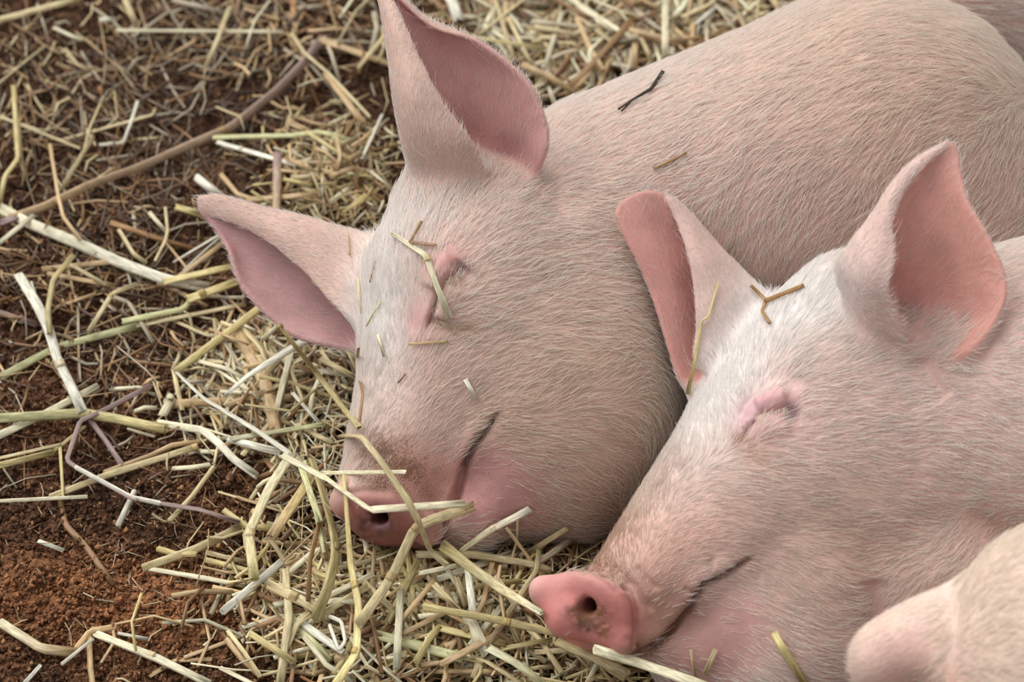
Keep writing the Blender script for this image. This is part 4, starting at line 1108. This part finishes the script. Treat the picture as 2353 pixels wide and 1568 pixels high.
G([(500, 327), (679, 379)], 13, 'white', lift=44, nodes=(0.3, 0.8), label='bright cream stalk jutting left from the heap between ears'); G([(637, 356), (635, 492)], 22, 'lil', kind='r', lift=50, grad='tan', label='upright tan blade at the heap above the drooping ear'); G([(496, 314), (676, 310), (737, 302), (802, 321)], 15, 'grn', kind='r', lift=40, label='green blade arched behind the heap between ears')
G([(878, 264), (832, 364)], 8, 'white', lift=50); G([(668, 283), (718, 306)], 15, 'tan', lift=40); G([(660, 371), (798, 375)], 9, 'tan', lift=44); G([(741, 337), (806, 367)], 11, 'cream', lift=44); G([(756, 344), (821, 318)], 15, 'pale', lift=44); G([(657, 222), (668, 260), (660, 302)], 4, 'pale', lift=50)
G([(568, 459), (725, 448)], 15, 'tan', lift=36); G([(452, 408), (511, 456)], 20, 'white', lift=30, label='white cut stalk behind the drooping ear tip')
G([(1308, -4), (1415, 66), (1462, 91)], 14, 'cream', lift=40, label='cream stalk slanting down behind the pig back'); G([(1449, 47), (1380, 127), (1305, 205)], 17, 'org', lift=46, label='orange-brown stalk behind the back of the middle pig'); G([(1449, -4), (1377, 91)], 23, 'tan', lift=30); G([(1529, -6), (1529, 132)], 18, 'cream', lift=50, label='upright cream stalk above the back of the middle pig')
G([(1460, 80), (1457, 157)], 16, 'tan', lift=30); G([(1473, 88), (1501, 146)], 12, 'pale', lift=40); G([(1200, 149), (1255, 171), (1322, 215)], 15, 'tan', lift=46); G([(1241, 144), (1280, 188)], 11, 'white', lift=30); G([(1269, 110), (1258, 193), (1275, 240)], 11, 'cream', lift=30); G([(1366, 138), (1366, 198)], 21, 'gry', kind='r', lift=30)
G([(1650, 11), (1600, 55)], 10, 'white'); G([(1573, 28), (1612, 97)], 11, 'tan'); G([(1694, -3), (1670, 61)], 9, 'tan'); G([(1722, 3), (1758, 28)], 11, 'pale'); G([(1036, -4), (1050, 34)], 30, 'white', kind='r', lift=30); G([(1138, 0), (1181, 138)], 12, 'pale', lift=36); G([(1169, 42), (1223, 153)], 11, 'pale', lift=40); G([(1077, 84), (1250, 111)], 10, 'yel', lift=44)
# straw and bits lying on the animals
G([(902, 537), (979, 587), (1004, 658), (1032, 729)], 15, 'cream', mode='p', lift=0, nodes=(0.4,), label='bent cream stalk lying across the closed eye', taper=(0.75, 1.0), jitter=0.02)
G([(1070, 874), (1093, 917)], 10, 'white', mode='p', lift=0, label='short white straw bit lying on the cheek'); G([(968, 510), (944, 554)], 7, 'org', mode='p', lift=0, kind='r', follow=True, label='orange-brown straw flake above the closed eye'); G([(943, 556), (1001, 564)], 7, 'org', mode='p', lift=0, follow=True, label='orange-brown bit beside the bent stalk on the brow')
G([(940, 791), (1027, 785)], 6, 'tan', mode='p', lift=0, follow=True, label='thin tan straw below the closed eye'); G([(1651, 650), (1628, 728), (1612, 737), (1597, 830), (1580, 905)], 9, 'yel', mode='f', lift=0, taper=(0.5, 1.1), label='thin yellow stalk stuck between the folded ear and white brow')
G([(1726, 657), (1760, 690), (1751, 715), (1768, 742)], 8, 'org', mode='p', lift=0, follow=True, label='small kinked brown stem on the white brow'); G([(1758, 692), (1845, 657)], 10, 'org', mode='p', lift=0, follow=True, label='brown stem lying on the white brow edge'); G([(800, 540), (803, 585)], 6, 'pale', mode='p', lift=0, follow=True, label='tiny pale straw stuck on the drooping ear')
twig_ = G([(1523, 165), (1495, 205), (1465, 222), (1422, 250)], 8, 'dark', mode='p', lift=0, name='twig', cat='twig', follow=True, label='dark forked twig lying on the back of the middle pig', taper=(1.2, 0.6)); G([(1448, 236), (1428, 255)], 4, 'dark', mode='p', lift=0, name='side_shoot', follow=True, part_of=twig_)
G([(1505, 386), (1575, 352)], 7, 'org', mode='p', lift=0, kind='r', follow=True, label='brown straw flake on the neck of the middle pig'); G([(830, 720), (822, 640)], 5, 'pale', mode='p', lift=0); G([(862, 600), (850, 648)], 4, 'org', mode='p', lift=0); G([(875, 690), (842, 750)], 4, 'grn', mode='p', lift=0); G([(868, 770), (882, 818)], 7, 'cream', mode='p', lift=0); G([(932, 860), (915, 880)], 4, 'org', mode='p', lift=0)
N_SIGN = N_STRAW

# ---- more single stalks, of the same kinds, filling the straw where the photograph shows it
def covered(x, y):
    return zpig(x, y) > ground_at(x, y) + 15
SPOTS = [  # cx, cy, rx, ry, how many, colours, lift range, length range, width range
    (760, 400, 110, 75, 26, ('pale', 'cream', 'tan', 'tan', 'yel'), (20, 60), (50, 130), (7, 14)),
    (640, 860, 130, 110, 16, ('pale', 'tan', 'gry', 'cream'), (10, 44), (90, 190), (8, 15)),
    (880, 1390, 230, 120, 34, ('pale', 'tan', 'yel', 'cream', 'tan'), (20, 70), (90, 220), (8, 17)),
    (1150, 1400, 170, 110, 24, ('pale', 'tan', 'cream', 'yel'), (20, 70), (80, 200), (8, 16)),
    (1330, 90, 260, 80, 26, ('tan', 'pale', 'gry', 'cream', 'org'), (6, 44), (80, 180), (8, 16)),
    (160, 300, 170, 250, 12, ('tan', 'gry', 'pale'), (4, 30), (70, 180), (7, 12)),
    (560, 130, 220, 110, 14, ('tan', 'gry', 'brn', 'pale'), (4, 30), (70, 200), (7, 13)),
]
for cx, cy, rx, ry, n, cols, lr, lenr, wr in SPOTS:
    k = 0; tries = 0
    while k < n and tries < 400:
        tries += 1
        if N_STRAW >= 296:
            break
        x = cx + rx * RNG.normal(0, 0.6); y = cy + ry * RNG.normal(0, 0.6)
        L = lenr[0] + (lenr[1] - lenr[0]) * RNG.random(); a = RNG.random() * math.pi
        dx, dy = math.cos(a) * L / 2, math.sin(a) * L / 2 * 0.85
        if not (0 < x < 2353 and 5 < y < 1560) or covered(x, y) or covered(x + dx * .6, y + dy * .6) or covered(x - dx * .6, y - dy * .6):
            continue
        p = [(x - dx, y - dy), (x + dx, y + dy)]
        if RNG.random() < 0.35:
            p.insert(1, (x + RNG.normal(0, 12), y + RNG.normal(0, 12)))
        G(p, wr[0] + (wr[1] - wr[0]) * RNG.random(), cols[int(RNG.integers(len(cols)))], lift=lr[0] + (lr[1] - lr[0]) * RNG.random(), kind='r' if RNG.random() < 0.25 else 's')
        k += 1

# things that would read alike are told apart by their order
from collections import defaultdict
_by = defaultdict(list)
for o, c in LABELLED:
    _by[o['label']].append((o, c))
for lb, L_ in _by.items():
    if len(L_) > 1:
        cc = np.array([c for _, c in L_]); ax = 0 if np.ptp(cc[:, 0]) >= np.ptp(cc[:, 1]) else 1
        words = {2: (('left one', 'right one'), ('upper one', 'lower one')), 3: (('leftmost', 'centre one', 'rightmost'), ('uppermost', 'centre one', 'lowest'))}.get(len(L_))
        if words:
            for k, i in enumerate(np.argsort(cc[:, ax])):
                L_[i][0]['label'] = lb + ', ' + words[ax][k]

# ---- the rest of the litter, too much to count
def litter():
    Vs, Fs, Cs, Ss = [], [], [], []; base = 0
    Z = [  # cx, cy, rx, ry, n, colours, lift, length, width
        (780, 400, 150, 110, 620, ('tan', 'pale', 'yel', 'cream', 'tan', 'org'), (0, 46), (25, 110), (3, 9)),
        (900, 1370, 300, 170, 1250, ('tan', 'pale', 'yel', 'brn', 'tan', 'cream'), (0, 56), (50, 210), (4, 15)),
        (1200, 1380, 230, 140, 850, ('tan', 'pale', 'yel', 'brn', 'cream'), (0, 52), (50, 210), (4, 15)),
        (1450, 1530, 250, 60, 260, ('tan', 'pale', 'yel', 'brn'), (0, 40), (30, 150), (3, 10)),
        (1380, 70, 360, 130, 1100, ('tan', 'pale', 'brn', 'gry', 'cream', 'tan'), (0, 40), (50, 210), (5, 16)),
        (640, 880, 190, 170, 700, ('tan', 'pale', 'gry', 'brn', 'cream'), (0, 40), (40, 190), (4, 13)),
        (750, 1080, 110, 120, 260, ('tan', 'pale', 'gry', 'cream'), (0, 60), (30, 120), (3, 9)),
        (350, 250, 420, 260, 720, ('umb', 'umb', 'brn', 'gry', 'umb', 'dark', 'brn'), (0, 20), (30, 170), (2, 7)),
        (560, 70, 300, 90, 260, ('umb', 'brn', 'gry', 'tan'), (0, 24), (40, 200), (3, 10)),
        (120, 250, 200, 200, 110, ('brn', 'tan', 'pale'), (0, 26), (60, 190), (4, 9)),
        (230, 700, 300, 260, 620, ('brn', 'umb', 'gry', 'tan', 'brn', 'umb'), (0, 22), (30, 170), (2, 8)),
        (350, 1250, 330, 240, 260, ('brn', 'tan', 'gry', 'brn'), (0, 8), (20, 90), (2, 4)),
        (900, -380, 900, 330, 700, ('tan', 'pale', 'brn', 'gry', 'cream'), (0, 30), (50, 200), (5, 13)),
        (-330, 700, 260, 700, 260, ('brn', 'tan', 'gry', 'pale'), (0, 24), (50, 190), (3, 10)),
        (900, 1760, 500, 130, 420, ('tan', 'pale', 'yel', 'cream'), (0, 40), (50, 200), (4, 13)),
        (1300, 1270, 110, 40, 160, ('tan', 'brn', 'pale'), (0, 40), (30, 110), (3, 8)),
    ]
    for cx, cy, rx, ry, n, cols, lr, lenr, wr in Z:
        x = cx + rx * RNG.normal(0, 0.62, n); y = cy + ry * RNG.normal(0, 0.62, n)
        ok = (x > -700) & (x < 3000) & (y > -900) & (y < 2000) & ~covered(x, y)
        x, y = x[ok], y[ok]; n = len(x)
        L = lenr[0] + (lenr[1] - lenr[0]) * RNG.random(n) ** 1.5; a = RNG.random(n) * math.pi
        dx, dy = np.cos(a) * L / 2, np.sin(a) * L / 2 * 0.85
        lf = lr[0] + (lr[1] - lr[0]) * RNG.random(n) ** 1.3
        w = wr[0] + (wr[1] - wr[0]) * RNG.random(n) ** 1.6
        bx, by = RNG.normal(0, 1, n) * L * 0.09, RNG.normal(0, 1, n) * L * 0.09
        z0 = ground_at(x - dx, y - dy, lf); z1 = ground_at(x + bx, y + by, lf); z2 = ground_at(x + dx, y + dy, lf + RNG.normal(0, 6, n))
        for i in range(n):
            P = cs(np.array([x[i] - dx[i], x[i] + bx[i], x[i] + dx[i]]), np.array([y[i] - dy[i], y[i] + by[i], y[i] + dy[i]]), np.array([z0[i], z1[i], z2[i]]))
            V, F, C, ST = stalk_geom(P, w[i], PALL[cols[int(RNG.integers(len(cols)))]] * (1 + RNG.normal(0, .16)), flat=0.25 if RNG.random() < 0.5 else 0.7, sides=6, hollow=False, ragged=0.3)
            Vs.append(V); Fs.append(F + base); Cs.append(C); Ss.append(ST); base += len(V)
    return np.concatenate(Vs), np.concatenate(Fs), np.concatenate(Cs), np.concatenate(Ss)
emit('straw_litter', *litter(), kind='stuff', label='loose chopped straw and dry fibres covering the pen floor', category='straw')
print('STRAWS', N_SIGN, N_STRAW, 'HAIRS', [p.nhair for p in PIGS], 'VERTS', [len(p.V) for p in PIGS])
